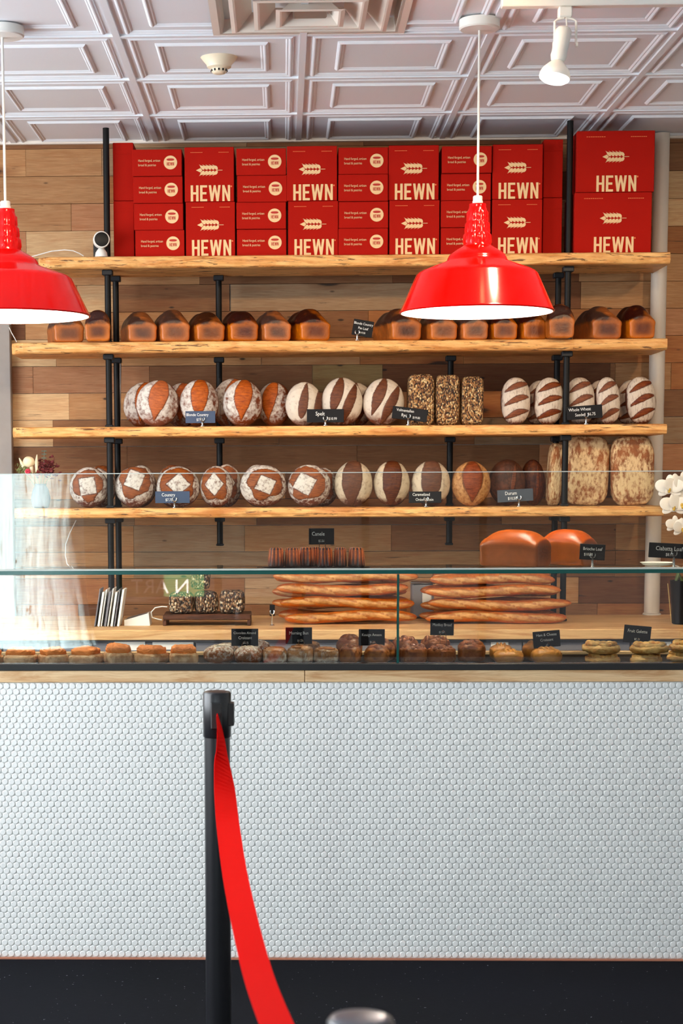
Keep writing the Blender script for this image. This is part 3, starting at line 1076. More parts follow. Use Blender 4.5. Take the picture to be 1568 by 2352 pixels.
# ================================================================== back counter
BY = 6.70
Z_BC = P(784, 1446.5, BY)[2]
Z_BCB = P(784, 1470, BY)[2]
wt = MB().box((-1.6, BY, Z_BCB), (2.4, WALL_Y - .052, Z_BC), .003).build('worktop', M['counter_wood'])
tag(wt, 'long pale wood worktop along the plank wall under the shelves', 'worktop')
cabx = [P(q, 1485, BY)[0] for q in (-200, 205, 690, 1203, 1700)]
cl = ['behind the savory orange-topped buns', 'behind the almond croissants and morning buns', 'behind the monkey breads', 'behind the fruit galettes']
for k in range(4):
    c = thing('base_cabinet', 'grey base cabinet under the worktop, ' + cl[k], 'cabinet', (cabx[k], BY + .025, 0), 0, 'grey cabinets under the worktop')
    w = cabx[k + 1] - cabx[k]
    MB().box((.001, .02, .0), (w - .001, .60, Z_BCB - .001)).build('carcass', M['cabinet'], c)
    for q in range(2):
        MB().box((w * q / 2 + .004, 0, .10), (w * (q + 1) / 2 - .004, .019, Z_BCB - .012), .002).build('door', M['cabinet'], c)
    MB().box((.0, -.006, .12), (.010, -.001, Z_BCB - .012), .001).build('edge_trim', M['chrome'], c)
    for (xa, xb, ya, yb, kk) in ((263, 333, 1474, 1494, 1), (350, 444, 1475, 1492, 1), (894, 909, 1476, 1486, 2), (1127, 1167, 1475, 1487, 2), (1492, 1541, 1474, 1487, 3)):
        if kk == k:
            a, b = P(xa, yb, BY + .022), P(xb, ya, BY + .022)
            lb = MB().box((a[0] - cabx[k], -.003, a[2]), (b[0] - cabx[k], -.0005, b[2])).build('name_card', M['paper'], c)
            if xa > 1000:
                m2 = MB()
                m2.box((a[0] - cabx[k] + .018, -.0036, a[2] + .007), (b[0] - cabx[k] - .018, -.0031, b[2] - .006))
                m2.build('printed_line', M['ink'], lb)

# ================================================================== shelves, posts, pipe
SB = 7.345                                     # back edge of the boards


def board(name, label, xl, xr, yl, yr, thick_px, seed):
    Y0 = 7.02
    zt = (P(300, yl, Y0)[2] + P(1300, yr, Y0)[2]) / 2
    zb = zt - px(thick_px, Y0)
    X0, X1 = P(xl, yl, Y0)[0], P(xr, yr, Y0)[0]
    rs = random.Random(seed)
    ph = [rs.uniform(0, 6) for _ in range(6)]
    nx = 150
    v, f = [], []
    for i in range(nx + 1):
        x = X0 + (X1 - X0) * i / nx
        w = sum(math.sin(x * fq + p) * am for fq, p, am in zip((2.1, 5.3, 11, 23, 47, 90), ph, (.006, .004, .0025, .0015, .001, .0007)))
        taper = .05 * max(0, 1 - (x - X0) / .06) ** 2
        e = [(.010, 1), (.003, .92), (0, .7), (-.001, .4), (.004, .1), (.012, 0)]
        for dy, fz in e:
            v.append((x, Y0 + .006 + w + dy + taper + .0015 * math.sin(x * 60 + fz * 9 + ph[2]), zb + (zt - zb) * fz))
        v.append((x, SB, zb))
        v.append((x, SB, zt))
    for i in range(nx):
        for k in range(8):
            a, b = i * 8 + k, i * 8 + (k + 1) % 8
            f.append((a, b, b + 8, a + 8))
    f.append(tuple(range(7, -1, -1)))
    f.append(tuple(nx * 8 + k for k in range(8)))
    o = MB().add(v, f).build(name, M['slab'])
    tag(o, label, 'shelf', 'live edge wall shelves')
    return zt, zb, X0, X1


S1 = board('wall_shelf', 'topmost live edge wood shelf, under the red boxes', 84, 1540, 588.5, 579, 26, 1)
S2 = board('wall_shelf', 'live edge wood shelf carrying the glossy pan loaves', 22, 1534, 785, 777.5, 25, 2)
S3 = board('wall_shelf', 'live edge wood shelf carrying the seeded rye blocks and striped oval loaves', 25, 1531, 981, 973.5, 23, 3)
S4 = board('wall_shelf', 'lowest live edge wood shelf, carrying the square-stencilled boules', 28, 1525, 1168, 1162.5, 23, 4)
ZTOP = [S1[0], S2[0], S3[0], S4[0], Z_BC]
ZBOT = [S1[1], S2[1], S3[1], S4[1]]


POSTS = []


def post(name, label, x, Y, r, spans, group):
    t = thing(name, label, 'pipe post', (x, Y, min(a for a, b in spans)), 0, group)
    z0 = min(a for a, b in spans)
    for a, b in spans:
        MB().lathe([(r, a - z0 + .0005), (r, b - z0 - .0005)], 18).build('pipe', M['pipe'], t)
        if b < 2.7:
            MB().box((-.021, -.021, b - z0 - .022), (.021, .021, b - z0 - .0006), .003).build('flange', M['flange'], t)
        if a > Z_BC + .2 and b < 2.7 or abs(a - Z_BC) < .01:
            MB().box((-.016, -.016, a - z0 + .0006), (.016, .016, a - z0 + .010), .003).build('flange', M['flange'], t)
    POSTS.append(_bvh(t))


def gaps(lo, hi):
    return [(ZTOP[k + 1], ZBOT[k]) for k in range(lo, hi)]


xl, xr = P(250, 850, 7.10)[0], P(1300, 850, 7.10)[0]
post('shelf_post', 'black pipe post at the front left of the shelves, beside the camera', xl, 7.095, .0125, [(S1[0], 2.895)] + gaps(0, 4), 'black shelf posts')
post('shelf_post', 'black pipe post at the front right of the shelves, beside the large boxes', xr, 7.095, .0125, [(S1[0], 2.905)] + gaps(0, 4), 'black shelf posts')
post('shelf_post', 'black pipe post right behind the front left post', P(266, 700, 7.31)[0], 7.31, .0125, gaps(0, 4), 'black shelf posts')
post('shelf_post', 'black pipe post right behind the front right post', P(1281, 700, 7.31)[0], 7.31, .0125, gaps(0, 4), 'black shelf posts')
z1255 = P(503, 1254, 7.31)[2]
post('shelf_post', 'black pipe post against the wall behind the blonde boules', P(503, 850, 7.31)[0], 7.31, .0125, gaps(0, 3) + [(z1255, S4[1])], 'black shelf posts')
post('shelf_post', 'black pipe post against the wall behind the seeded rye blocks', P(1034, 900, 7.31)[0], 7.31, .0125, gaps(0, 3) + [(z1255, S4[1])], 'black shelf posts')
wp = P(1508, 850, 7.395)
t = thing('white_riser_pipe', 'thick white painted pipe rising at the right end of the shelves', 'pipe', (wp[0], 7.395, Z_BC))
MB().lathe([(.032, .001), (.032, CEIL_Z - Z_BC - .001)], 28).build('pipe', M['white_pipe'], t)
MB().lathe([(.038, .0005), (.038, .006), (.0325, .010)], 28).build('collar', M['white_pipe'], t)
# thin conduit beside the left posts
cdt = MB().tube([(*P(277, 822, 7.35)[:2], S2[1] - .001), (*P(274.5, 976, 7.35)[:2], S3[0] + .001)], .0035)
tag(cdt.build('conduit', M['grey_board']), 'thin grey conduit beside the left black posts', 'conduit')

# ================================================================== red boxes
LET = {'H': ([[(0, 0), (.13, 0), (.13, 1), (0, 1)], [(.29, 0), (.42, 0), (.42, 1), (.29, 1)], [(.13, .43), (.29, .43), (.29, .57), (.13, .57)]], .42),
       'E': ([[(0, 0), (.13, 0), (.13, 1), (0, 1)], [(.13, 0), (.38, 0), (.38, .14), (.13, .14)], [(.13, .43), (.34, .43), (.34, .57), (.13, .57)], [(.13, .86), (.38, .86), (.38, 1), (.13, 1)]], .38),
       'W': ([[(0, 1), (.11, 0), (.23, 0), (.13, 1)], [(.11, 0), (.23, 0), (.37, 1), (.27, 1)], [(.41, 0), (.53, 0), (.37, 1), (.27, 1)], [(.41, 0), (.53, 0), (.64, 1), (.51, 1)]], .64),
       'N': ([[(0, 0), (.12, 0), (.12, 1), (0, 1)], [(.30, 0), (.42, 0), (.42, 1), (.30, 1)], [(.30, 0), (.42, 0), (.12, 1), (0, 1)]], .42)}


def hewn(mb, x, z, h, y, sx=1.0):
    for ch in 'HEWN':
        polys, w = LET[ch]
        for k, p in enumerate(polys):
            mb.poly([(x + a * h * sx, z + b * h) for a, b in p], y - .00006 * k, .0006)
        x += (w + .085) * h * sx
    return x


HEWN_W = (.42 + .38 + .64 + .42 + 3 * .085)


def wheat(mb, cx, cz, w, y):
    h = w * .165
    mb.poly([(cx + w * .26, cz - w * .009), (cx + w * .5, cz - w * .009), (cx + w * .5, cz + w * .009), (cx + w * .26, cz + w * .009)], y)
    for k in range(5):
        x = cx + w * (.31 - .125 * k)
        for s in (-1, 1):
            pts = [(0, .10), (.015, .45), (-.01, .80), (-.05, .98), (-.11, 1.04), (-.16, .98), (-.135, .62), (-.10, .36), (-.062, .14)]
            q = [(x + a * w, cz + s * b * h) for a, b in pts]
            mb.poly(q if s > 0 else q[::-1], y)
            mb.poly([(x - .10 * w, cz + s * h * 1.0), (x - .145 * w, cz + s * h * .94), (x - .20 * w, cz + s * h * 1.30)][::s], y)
    mb.poly([(cx - w * .26, cz), (cx - w * .33, cz + h * .5), (cx - w * .5, cz), (cx - w * .33, cz - h * .5)], y)


def make_box(kind, x0, x1, z, h, Y, label, group, dep=.25, twist=0.0):
    w = x1 - x0
    t = thing('cake_box', label, 'box', ((x0 + x1) / 2, Y, z), twist, group)
    MB().box((-w / 2, 0, .0008), (w / 2, dep, h - .0008), .0018).build('carton', M['box'], t)
    if kind == 'plain':
        MB().box((-w / 2 + .001, -.0012, h * .80), (w / 2 - .001, .0, h - .002)).build('lid_flap', M['box'], t)
    if kind == 'tall':
        m = MB()
        hh = .0615
        tw = HEWN_W * hh * 1.19
        hewn(m, -tw / 2 + .004, .002, hh, -.0009, 1.19)
        m.build('shop_name', M['print'], t)
        m = MB()
        wheat(m, 0, h * .575, .104, -.0009)
        m.build('wheat_emblem', M['print'], t)
        m = MB()
        for a, b in ((-.38, -.13), (.19, .40)):
            for q in range(9):
                xx = w * (a + (b - a) * q / 9)
                m.box((xx, -.0009, h * .893), (xx + w * (b - a) / 12, -.0004, h * .904))
        c = [(tw / 2 + .0085 + .0034 * math.cos(i * PI / 4), .0585 + .0034 * math.sin(i * PI / 4)) for i in range(8)]
        m.poly(c, -.0009)
        m.build('fine_print', M['print_faint'], t)
    if kind == 'short':
        m = MB()
        put_text(m, 'Hand forged, artisan', -w * .385, h * .535, h * .128, -.0009, 'LEFT', .0, .80)
        put_text(m, 'bread & pastries', -w * .385, h * .37, h * .128, -.0009, 'LEFT', .0, .80)
        m.build('front_text', M['print'], t)
        m = MB()
        r = h * .255
        bx, bz = w * .27, h * .50
        m.poly([(bx + r * math.cos(a), bz + r * math.sin(a)) for a in np.linspace(0, 2 * PI, 32, endpoint=False)], -.0009)
        m.build('round_badge', M['print'], t)
        m = MB()
        m.poly([(bx + r * .58 * math.copysign(abs(math.cos(a)) ** .7, math.cos(a)), bz + r * .42 + r * .17 * math.sin(a)) for a in np.linspace(0, 2 * PI, 20, endpoint=False)], -.0014)
        tw = HEWN_W * r * .5
        hewn(m, bx - tw / 2, bz - r * .46, r * .5, -.0014)
        m.build('badge_mark', M['print_red'], t)


ORD = ['first', 'second', 'third', 'fourth']
LVL4 = ['bottom', 'second from bottom', 'third from bottom', 'top']
rb = random.Random(9)
for c, (a, b) in enumerate(((308, 422), (543, 658), (777, 892), (1013, 1128))):
    h = .1036
    for k in range(4):
        Y = 7.05 + rb.uniform(0, .010)
        j = rb.uniform(-1.5, 1.5) + (3 - k) * 0 - (1.2 * (k - 1.5) if c == 0 else 0)
        x0, x1 = P(a + j, 500, Y)[0], P(b + j, 500, Y)[0]
        make_box('short', x0 + .001, x1 - .001, S1[0] + h * k, h, Y, 'low red printed box, %s of the %s stack of low boxes' % (LVL4[k], ORD[c]), 'low red boxes on the top shelf', twist=rb.uniform(-.006, .006))
for c, (a, b) in enumerate(((427, 541), (660, 776), (894, 1010), (1130, 1246))):
    h = .2105
    for k in range(2):
        Y = 7.05 + rb.uniform(0, .010)
        j = rb.uniform(-1, 1) - (2 if k else 0)
        x0, x1 = P(a + j, 500, Y)[0], P(b + j, 500, Y)[0]
        make_box('tall', x0 + .001, x1 - .001, S1[0] + h * k, h, Y, 'square red HEWN box, %s of the %s pair of square boxes' % (('bottom', 'top')[k], ORD[c]), 'square red boxes on the top shelf', twist=rb.uniform(-.006, .006))
for k in range(2):
    Y = 7.06
    make_box('tall', P(1323 - (0 if k else 3), 450, Y)[0], P(1501 - (0 if k else 4), 450, Y)[0], S1[0] + .2345 * k, .2345, Y, 'large red HEWN box at the right end of the top shelf, ' + ('bottom', 'top')[k], 'large red boxes')
    Y = 7.115
    make_box('plain', P(260, 450, Y)[0], P(307, 450, Y)[0], S1[0] + .226 * k, .226, Y, 'unprinted red box side behind the left post, ' + ('bottom', 'top')[k], 'unprinted red boxes', dep=.2)
    make_box('plain', P(1247, 450, Y)[0], P(1291, 450, Y)[0], S1[0] + .224 * k, .224, Y, 'unprinted red box side before the right post, ' + ('bottom', 'top')[k], 'unprinted red boxes', dep=.2)


# ================================================================== pan loaves on the second shelf
def xat(p, Y, y=900):
    return P(p, y, Y)[0]


PANS = [pan_loaf('pan_loaf', .205, .110, .072, .122, M['pan'], s) for s in (1, 2, 3.3, 4.1)]
PL = [(144, 86, 16, 0, 1.00, 'glossy pan loaf at the left end of its shelf, half under the left pendant'), (219, 72, 4, 1, .98, 'glossy pan loaf left of the left black posts'),
      (312, 84, 14, 2, 1.0, 'dark-topped pan loaf first right of the left black posts'), (386, 84, 15, 0, 1.04, 'pan loaf second right of the left posts, with a dark crown'),
      (464, 82, 17, 3, .98, 'pan loaf with an orange crown just left of the inner black post'), (540, 82, 17, 1, 1.02, 'orange-crowned pan loaf under the inner black post'),
      (617, 80, 15, 2, 1.0, 'pan loaf second from the gap in the middle of its shelf'), (697, 92, 22, 0, 1.04, 'large dark pan loaf next to the gap, left of it'),
      (905, 92, 20, 2, 1.03, 'dark pan loaf beside the tilted chalkboard sign'), (995, 80, 14, 3, .96, 'pan loaf under the left rim of the right pendant'),
      (1068, 76, 12, 1, .95, 'pan loaf under the right pendant, left of its middle'), (1136, 72, 12, 0, .94, 'pan loaf under the right pendant, just right of its middle'),
      (1204, 74, 13, 3, .97, 'pan loaf under the right part of the right pendant'), (1279, 74, 4, 1, 1.06, 'pan loaf in front of the right black posts'),
      (1364, 90, 14, 2, 1.06, 'dark glossy pan loaf second from the right end'), (1446, 78, 12, 3, 1.10, 'orange-brown pan loaf at the right end of its shelf')]
for x, w, rot, v, hs, label in PL:
    Y = 7.15 if rot > 5 else 7.022
    o = link('pan_loaf', PANS[v], None, (xat(x + 6, Y, 760), Y, S2[0] + .0008), (0, 0, R_(rot)))
    k = .96 * px(w, 7.05) / (.110 * math.cos(R_(rot)) + .03)
    o.scale = (min(1.12, k), 1 if rot > 5 else .40, hs)
    tag(o, label, 'bread', 'glossy pan loaves')
    _placed.setdefault('pan', list(POSTS))
    clear_of(o, 'pan')

# ================================================================== boules and blocks on the third shelf
B1 = blob('boule_mesh', (.086, .058, .093), M['boule'], pat_blonde, seed=1)
B2 = blob('boule_mesh', (.078, .058, .094), M['boule'], pat_blonde, seed=2)
SP1 = blob('boule_mesh', (.072, .055, .088), M['spelt'], pat_spelt_one, seed=3)
SP2 = blob('boule_mesh', (.087, .060, .096), M['spelt'], pat_spelt, seed=4)
WH = [blob('oval_mesh', (.060, .052, .094), M['wheat'], pat_wheat, seed=s, e=.92) for s in (5, 6)]
RYE = [blob('rye_mesh', (.050, .058, .100), M['rye'], None, e=.30, nth=48, nph=72, lump=.03, freq=40, seed=s) for s in (1, 2, 3)]


def loaf(name, me, x, Y, z, rz_, label, group, roll=0.0, yaw=0.0, lean=0.0, cat='bread', sx=1.0, sz=1.0):
    """stands the loaf so that its lowest point rests on z"""
    rot = Matrix.Rotation(R_(yaw), 3, 'Z') @ Matrix.Rotation(R_(lean), 3, 'X') @ Matrix.Rotation(R_(roll), 3, 'Y') @ Matrix.Diagonal((sx, 1, sz))
    co = np.empty(len(me.vertices) * 3, dtype=np.float32)
    me.vertices.foreach_get('co', co)
    low = float((co.reshape(-1, 3) @ np.array(rot).T)[:, 2].min())
    o = link(name, me, None, (xat(x, Y, 950), Y, z - low + .0006))
    o.rotation_euler = (Matrix.Rotation(R_(yaw), 3, 'Z') @ Matrix.Rotation(R_(lean), 3, 'X') @ Matrix.Rotation(R_(roll), 3, 'Y')).to_euler()
    o.scale = (sx, 1, sz)
    key = 'loaf%.2f' % z
    _placed.setdefault(key, list(POSTS))
    clear_of(o, key)
    return tag(o, label, cat, group)


G = 'boules on the third shelf'
loaf('boule', B1, 330, 7.255, S3[0], 0, 'floured blonde boule at the left end, half hidden by another boule', G, 6, sx=.96)
loaf('boule', B1, 362, 7.12, S3[0], 0, 'floured blonde boule at the front left of its shelf', G, 7)
loaf('boule', B2, 458, 7.12, S3[0], 0, 'blonde boule behind the sky-tinted price sign', G, -2, sx=1.0)
loaf('boule', B2, 418, 7.255, S3[0], 0, 'boule peeping out between the first two blonde boules', G, 3, sz=.97)
loaf('boule', B2, 530, 7.236, S3[0], 0, 'boule half hidden behind the third blonde boule', G, 12, sx=1.0, sz=1.06)
loaf('boule', B1, 557, 7.12, S3[0], 0, 'blonde boule with a broad orange cut below the inner post', G, 1, sx=.93)
loaf('boule', B2, 630, 7.215, S3[0], 0, 'brown boule turned aside, right of the broad-cut blonde boule', G, 0, -28, sx=.92, sz=.96)
G = 'spelt boules'
loaf('boule', SP1, 697, 7.12, S3[0], 0, 'spelt boule with one dark cut, left of the spelt sign', G, 4)
loaf('boule', SP2, 785, 7.12, S3[0], 0, 'spelt boule with two dark cuts behind the spelt sign', G, 0)
loaf('boule', SP2, 818, 7.26, S3[0], 0, 'spelt boule mostly hidden behind the middle spelt boule', G, 0, sz=.93, sx=.8)
loaf('boule', SP2, 880, 7.12, S3[0], 0, 'two-cut spelt boule beside the seeded rye blocks', G, 5, sz=.98)
G = 'seeded rye blocks'
for k, (x, s, z) in enumerate(((965, 1.04, 1.01), (1025, .94, 1.0), (1082, .86, .96))):
    loaf('rye_block', RYE[k], x, 7.13, S3[0], 0, 'oat-covered rye block, ' + ('left one of three, behind a sign', 'middle one of three', 'right one of three, the narrowest')[k], G, sx=s, sz=z)
G = 'striped whole wheat ovals'
for k, (x, roll, lab) in enumerate(((1183, 0, 'striped oval loaf nearest the rye blocks'), (1259, 2, 'striped oval loaf just left of the right black post'), (1331, -4, 'striped oval loaf behind the whole wheat sign'),
                                    (1395, -5, 'striped oval loaf right of the whole wheat sign'), (1470, -5, 'striped oval loaf beside the white pipe'))):
    loaf('oval_loaf', WH[k % 2], x, 7.13 if k != 2 else 7.15, S3[0], 0, lab, G, roll)
for x, lab in ((1238, 'striped oval loaf half hidden behind the second oval'), (1377, 'striped oval loaf half hidden behind the fourth oval'), (1447, 'striped oval loaf half hidden behind the last oval')):
    loaf('oval_loaf', WH[0], x, 7.265, S3[0], 0, lab, G, 3, sz=.97)

# ================================================================== fourth shelf
G = 'square-stencilled country boules'
CB = [blob('country_mesh', (.079, .058, .082), M['country'], pat_square(R_(8), (0, .08), .40, .30), seed=1),
      blob('country_mesh', (.079, .058, .082), M['country'], pat_square(R_(-22), (.05, .36), .40, .34), seed=2),
      blob('country_mesh', (.088, .060, .083), M['country'], pat_square(R_(44), (.04, .14), .38, .36), seed=3),
      blob('country_mesh', (.076, .058, .083), M['country'], pat_square(R_(47), (-.12, .12), .40, .36), seed=4),
      blob('country_mesh', (.095, .062, .084), M['country'], pat_square(R_(-24), (.10, .06), .34, .34), seed=5),
      blob('country_mesh', (.087, .060, .085), M['country'], pat_square(R_(-28), (-.22, .10), .40, .34), seed=6)]
for k, (x, lab) in enumerate(((202, 'country boule with an upright flour square, leftmost of its shelf'), (307, 'country boule with its flour square near the top, right of the left posts'), (408, 'country boule with a diamond of flour behind the country sign'),
                              (496, 'country boule with a dusky flour diamond under the inner post'), (604, 'widest country boule, with a tilted flour square'), (710, 'country boule beside the dark onion boules'))):
    loaf('country_boule', CB[k], x, 7.13, S4[0], 0, lab, G)
for x, lab, m in ((230, 'boule half hidden behind the leftmost country boule', 1), (322, 'boule half hidden behind the second country boule', 0), (394, 'boule half hidden behind the country boule with the sign', 1), (520, 'boule half hidden behind the fourth country boule', 2), (590, 'boule half hidden behind the widest country boule', 0), (742, 'boule half hidden behind the country boule beside the onion boules', 3)):
    loaf('country_boule', CB[m], x, 7.252, S4[0], 0, lab, G, sx=.80, sz=1.05 if x != 742 else .95)
G = 'onion boules'
OB = [blob('onion_mesh', (.078, .058, .092), M['onion'], pat_onion, seed=s, cut=.03) for s in (1, 2)]
loaf('onion_boule', OB[0], 812, 7.13, S4[0], 0, 'dark cut onion boule with a pale right flank, beside the country boules', G, 0, -8)
loaf('onion_boule', OB[1], 900, 7.13, S4[0], 0, 'dark cut onion boule left of the onion sign', G)
loaf('onion_boule', OB[0], 990, 7.13, S4[0], 0, 'dark cut onion boule behind the onion sign', G)
G = 'durum loaves'
DB = blob('durum_mesh', (.078, .058, .090), M['durum'], pat_durum, seed=1, cut=.04)
DS = [blob('durum_mesh', (.076, .056, .094), M['durum_dark'], pat_durum_side, seed=s) for s in (2, 3)]
loaf('durum_loaf', DB, 1083, 7.13, S4[0], 0, 'tan durum loaf with a broad brown cut', G)
loaf('durum_loaf', DS[0], 1166, 7.20, S4[0], 0, 'dark durum loaf behind the durum sign', G, sx=.98)
loaf('durum_loaf', DS[1], 1226, 7.245, S4[0], 0, 'dark durum loaf between the durum sign and the big ciabattas', G, -3, sx=.80)
G = 'large ciabattas'
CI = [blob('ciabatta_mesh', (.087, .058, .140), M['ciabatta'], pat_ciabatta, e=.48, lump=.03, seed=s, freq=9) for s in (1, 2)]
loaf('ciabatta', CI[0], 1348, 7.19, S4[0], 0, 'tall floured ciabatta right behind the right black post', G, 2, sx=1.0)
loaf('ciabatta', CI[1], 1453, 7.16, S4[0], 0, 'tall floured ciabatta beside the white pipe', G, -2, sx=1.03, sz=.99)
loaf('ciabatta', CI[1], 1275, 7.205, S4[0], 0, 'narrow ciabatta edge left of the right black post', G, 3, sx=.32, sz=.90)

# ================================================================== on the glass shelf
G = 'caneles'
rbs = lambda a, z: .985 + .045 * math.cos(12 * a) * (1 if .004 < z < .05 else .5)
mb = MB().lathe([(.0005, 0), (.024, 0), (.0262, .003), (.0255, .012), (.0235, .030), (.0222, .046), (.0205, .0525), (.015, .0535), (.009, .049), (.0005, .047)], 96, ribs=rbs)
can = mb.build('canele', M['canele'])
cz = np.array([v.co.z for v in can.data.vertices])
ca = np.array([math.atan2(v.co.y, v.co.x) for v in can.data.vertices])
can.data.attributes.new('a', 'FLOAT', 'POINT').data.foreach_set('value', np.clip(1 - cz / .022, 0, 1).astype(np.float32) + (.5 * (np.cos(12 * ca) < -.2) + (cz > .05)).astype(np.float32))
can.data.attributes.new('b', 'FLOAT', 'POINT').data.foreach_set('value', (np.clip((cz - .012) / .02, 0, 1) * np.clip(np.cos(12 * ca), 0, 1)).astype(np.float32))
for k, (x, dy, lab) in enumerate(((634, 0, 'dark fluted canele at the left end of the row'), (671, 0, 'fluted canele second from the left end of the row'), (704, .03, 'fluted canele set back, left of the canele sign'),
                                  (746, 0, 'fluted canele right under the canele sign'), (781, .004, 'fluted canele right of the canele sign'), (818, 0, 'fluted canele at the right end of the row'), (724, .062, 'fluted canele in the rear, behind the canele sign stand'))):
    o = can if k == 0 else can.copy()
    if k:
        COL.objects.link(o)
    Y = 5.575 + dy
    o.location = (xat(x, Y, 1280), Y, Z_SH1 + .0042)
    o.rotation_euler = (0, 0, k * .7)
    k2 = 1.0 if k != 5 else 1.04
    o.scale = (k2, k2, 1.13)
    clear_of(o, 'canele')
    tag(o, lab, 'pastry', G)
pl = MB().lathe([(.004, 0), (.17, 0), (.175, .002), (.17, .0035), (.004, .003)], 40)
pl.xf(Matrix.Diagonal((1.0, .42, 1, 1)))
o = pl.build('serving_slate', M['black_plastic'], None, (xat(726, 5.6, 1300), 5.6, Z_SH1))
tag(o, 'thin dark serving slate under the caneles', 'plate')
BRI = pan_loaf('brioche_loaf', .205, .108, .082, .118, M['brioche'], 2.0, True, .3)
o = link('brioche_loaf', BRI, None, (xat(1183, 5.63, 1260), 5.63, Z_SH1), (0, 0, R_(90 - 36)))
o.scale = (.95, 1.0, 1.0)
tag(o, 'shiny orange-topped brioche loaf, the nearer one, showing its long side', 'bread', 'brioche loaves')
o = link('brioche_loaf', BRI, None, (xat(1303, 5.70, 1260), 5.70, Z_SH1), (0, 0, R_(90 - 40)))
o.scale = (.92, .80, .985)
tag(o, 'shiny brioche loaf behind the brioche sign', 'bread', 'brioche loaves')

# ================================================================== baguettes on the worktop
BG = [baguette_mesh(.56, .0238, s) for s in (.3, 1.4, 2.2, 3.1)]
rows = [('left', ((652, 958), (642, 952), (634, 938), (626, 960))), ('right', ((976, 1302), (982, 1312), (974, 1288), (986, 1274)))]
LV = ['bottom', 'second', 'third', 'topmost']
bk = 0
_placed['baguette'] = [_bvh(wt)] + POSTS
for side, spans in rows:
    for k, (a, b) in enumerate(spans):
        Y = 6.955 + (.004 if k % 2 else 0)
        X0, X1 = xat(a, Y, 1390), xat(b, Y, 1390)
        o = link('baguette', BG[(bk + k) % 4], None, ((X0 + X1) / 2, Y, Z_BC + .0244 + .0466 * k), (R_(4 * (k - 1.5)), R_((-.25, .2, -.2, .5)[k]), R_((.5, -.4, .6, -.5)[k])))
        o.scale = ((X1 - X0) / .56, 1.05, 1.0)
        clear_of(o, 'baguette', 'raise')
        tag(o, 'front baguette, %s layer of the %s' % (LV[k], 'stack behind the glass joint' if side == 'left' else 'stack by the right posts'), 'bread', 'baguettes')
    for k, (a, b) in enumerate(((spans[0][0] - 14, spans[0][1] - 20), (spans[1][0] - 18, spans[1][1] - 10), (spans[2][0] - 10, spans[2][1] - 4), (spans[3][0] + 5, spans[3][1] - 12))):
        Y = 7.022
        X0, X1 = xat(a, Y, 1390), xat(b, Y, 1390)
        o = link('baguette', BG[(bk + k + 2) % 4], None, ((X0 + X1) / 2, Y, Z_BC + .0244 + .0466 * k), (R_(20), R_((.2, -.2, .2, -.3)[k]), 0))
        o.scale = ((X1 - X0) / .56, 1, 1.0)
        clear_of(o, 'baguette', 'raise')
        tag(o, 'rear baguette, %s layer of the %s' % (LV[k], 'stack behind the glass joint' if side == 'left' else 'stack by the right posts'), 'bread', 'baguettes')
    bk += 1

# seeded square loaves on a low wooden tray
Y = 7.0
ta, tb = xat(378, Y, 1420), xat(577, Y, 1420)
tz = P(470, 1411, 6.9)[2]
tray = thing('wooden_tray', 'dark low wooden riser tray under the seeded square loaves', 'tray', ((ta + tb) / 2, 6.98, Z_BC))
w2 = (tb - ta) / 2
MB().box((-w2, -.09, tz - Z_BC - .022), (w2, .09, tz - Z_BC), .003).build('top', M['tray_wood'], tray)
for s in (-1, 1):
    MB().box((s * w2 - (.014 if s > 0 else 0), -.088, .0005), (s * w2 + (.014 if s < 0 else 0), .088, tz - Z_BC - .0225), .002).build('leg', M['tray_wood'], tray)
SQ = [blob('seed_mesh', (.049, .05, .047), M['seed_square'], None, e=.42, nth=40, nph=60, lump=.04, freq=34, seed=s) for s in (1, 2)]
G = 'seeded square loaves'
a = loaf('seeded_loaf', SQ[0], 413, 6.96, tz, 0, 'square seeded loaf at the left end of the wooden tray', G, sx=1.0, sz=.9)
loaf('seeded_loaf', SQ[1], 471, 6.96, tz, 0, 'square seeded loaf in the middle of the wooden tray', G, 0, 12, sx=1.05, sz=.93)
loaf('seeded_loaf', SQ[0], 531, 6.955, tz, 0, 'square seeded loaf at the right end of the wooden tray', G, sx=1.02, sz=.98)
loaf('seeded_loaf', SQ[1], 458, 6.97, tz + .0935, 0, 'square seeded loaf stacked on top of two others', G, 3, sx=.78, sz=.86)

# ================================================================== pastries on the deck
DZ = Z_RAIL - .012


def apply_attr(o, fn):
    co = np.empty(len(o.data.vertices) * 3, dtype=np.float32)
    o.data.vertices.foreach_get('co', co)
    co = co.reshape(-1, 3)
    a, b = fn(co)
    for nm, val in (('a', a), ('b', b)):
        o.data.attributes.new(nm, 'FLOAT', 'POINT').data.foreach_set('value', np.asarray(np.clip(val, 0, 1), dtype=np.float32))


def put(name, me_or_obj, x, Y, label, group, yaw=0, sx=1, sy=1, sz=1, z=DZ, cat='pastry'):
    o = me_or_obj
    if o.get('label'):
        o = copy_tree(o)
    o.name = name
    o.location = (xat(x, Y, 1500), Y, z + .0008)
    o.rotation_euler = (0, 0, R_(yaw))
    o.scale = (sx, sy, sz)
    clear_of(o, 'pastry', 'shrink' if z == DZ else 'raise')
    return tag(o, label, cat, group)


def bun_mesh(name, r, h, mat, seed, lump=.05, squar=.6, attr=None, waist=0.0):
    """round-sided bun sitting on z = 0"""
    def pat(u, v, s, n):
        return attr(u, v, s, n) if attr else (np.clip(.4 + .5 * n, 0, 1), np.zeros(len(u)))
    me = blob(name, (r, r, h / 2), mat, pat, e=squar, nth=36, nph=48, lump=lump, freq=18, seed=seed)
    for v in me.vertices:
        v.co.z += h / 2
        if v.co.z < .002:
            v.co.z = 0
    o = bpy.data.objects.new(name, me)
    COL.objects.link(o)
    return o


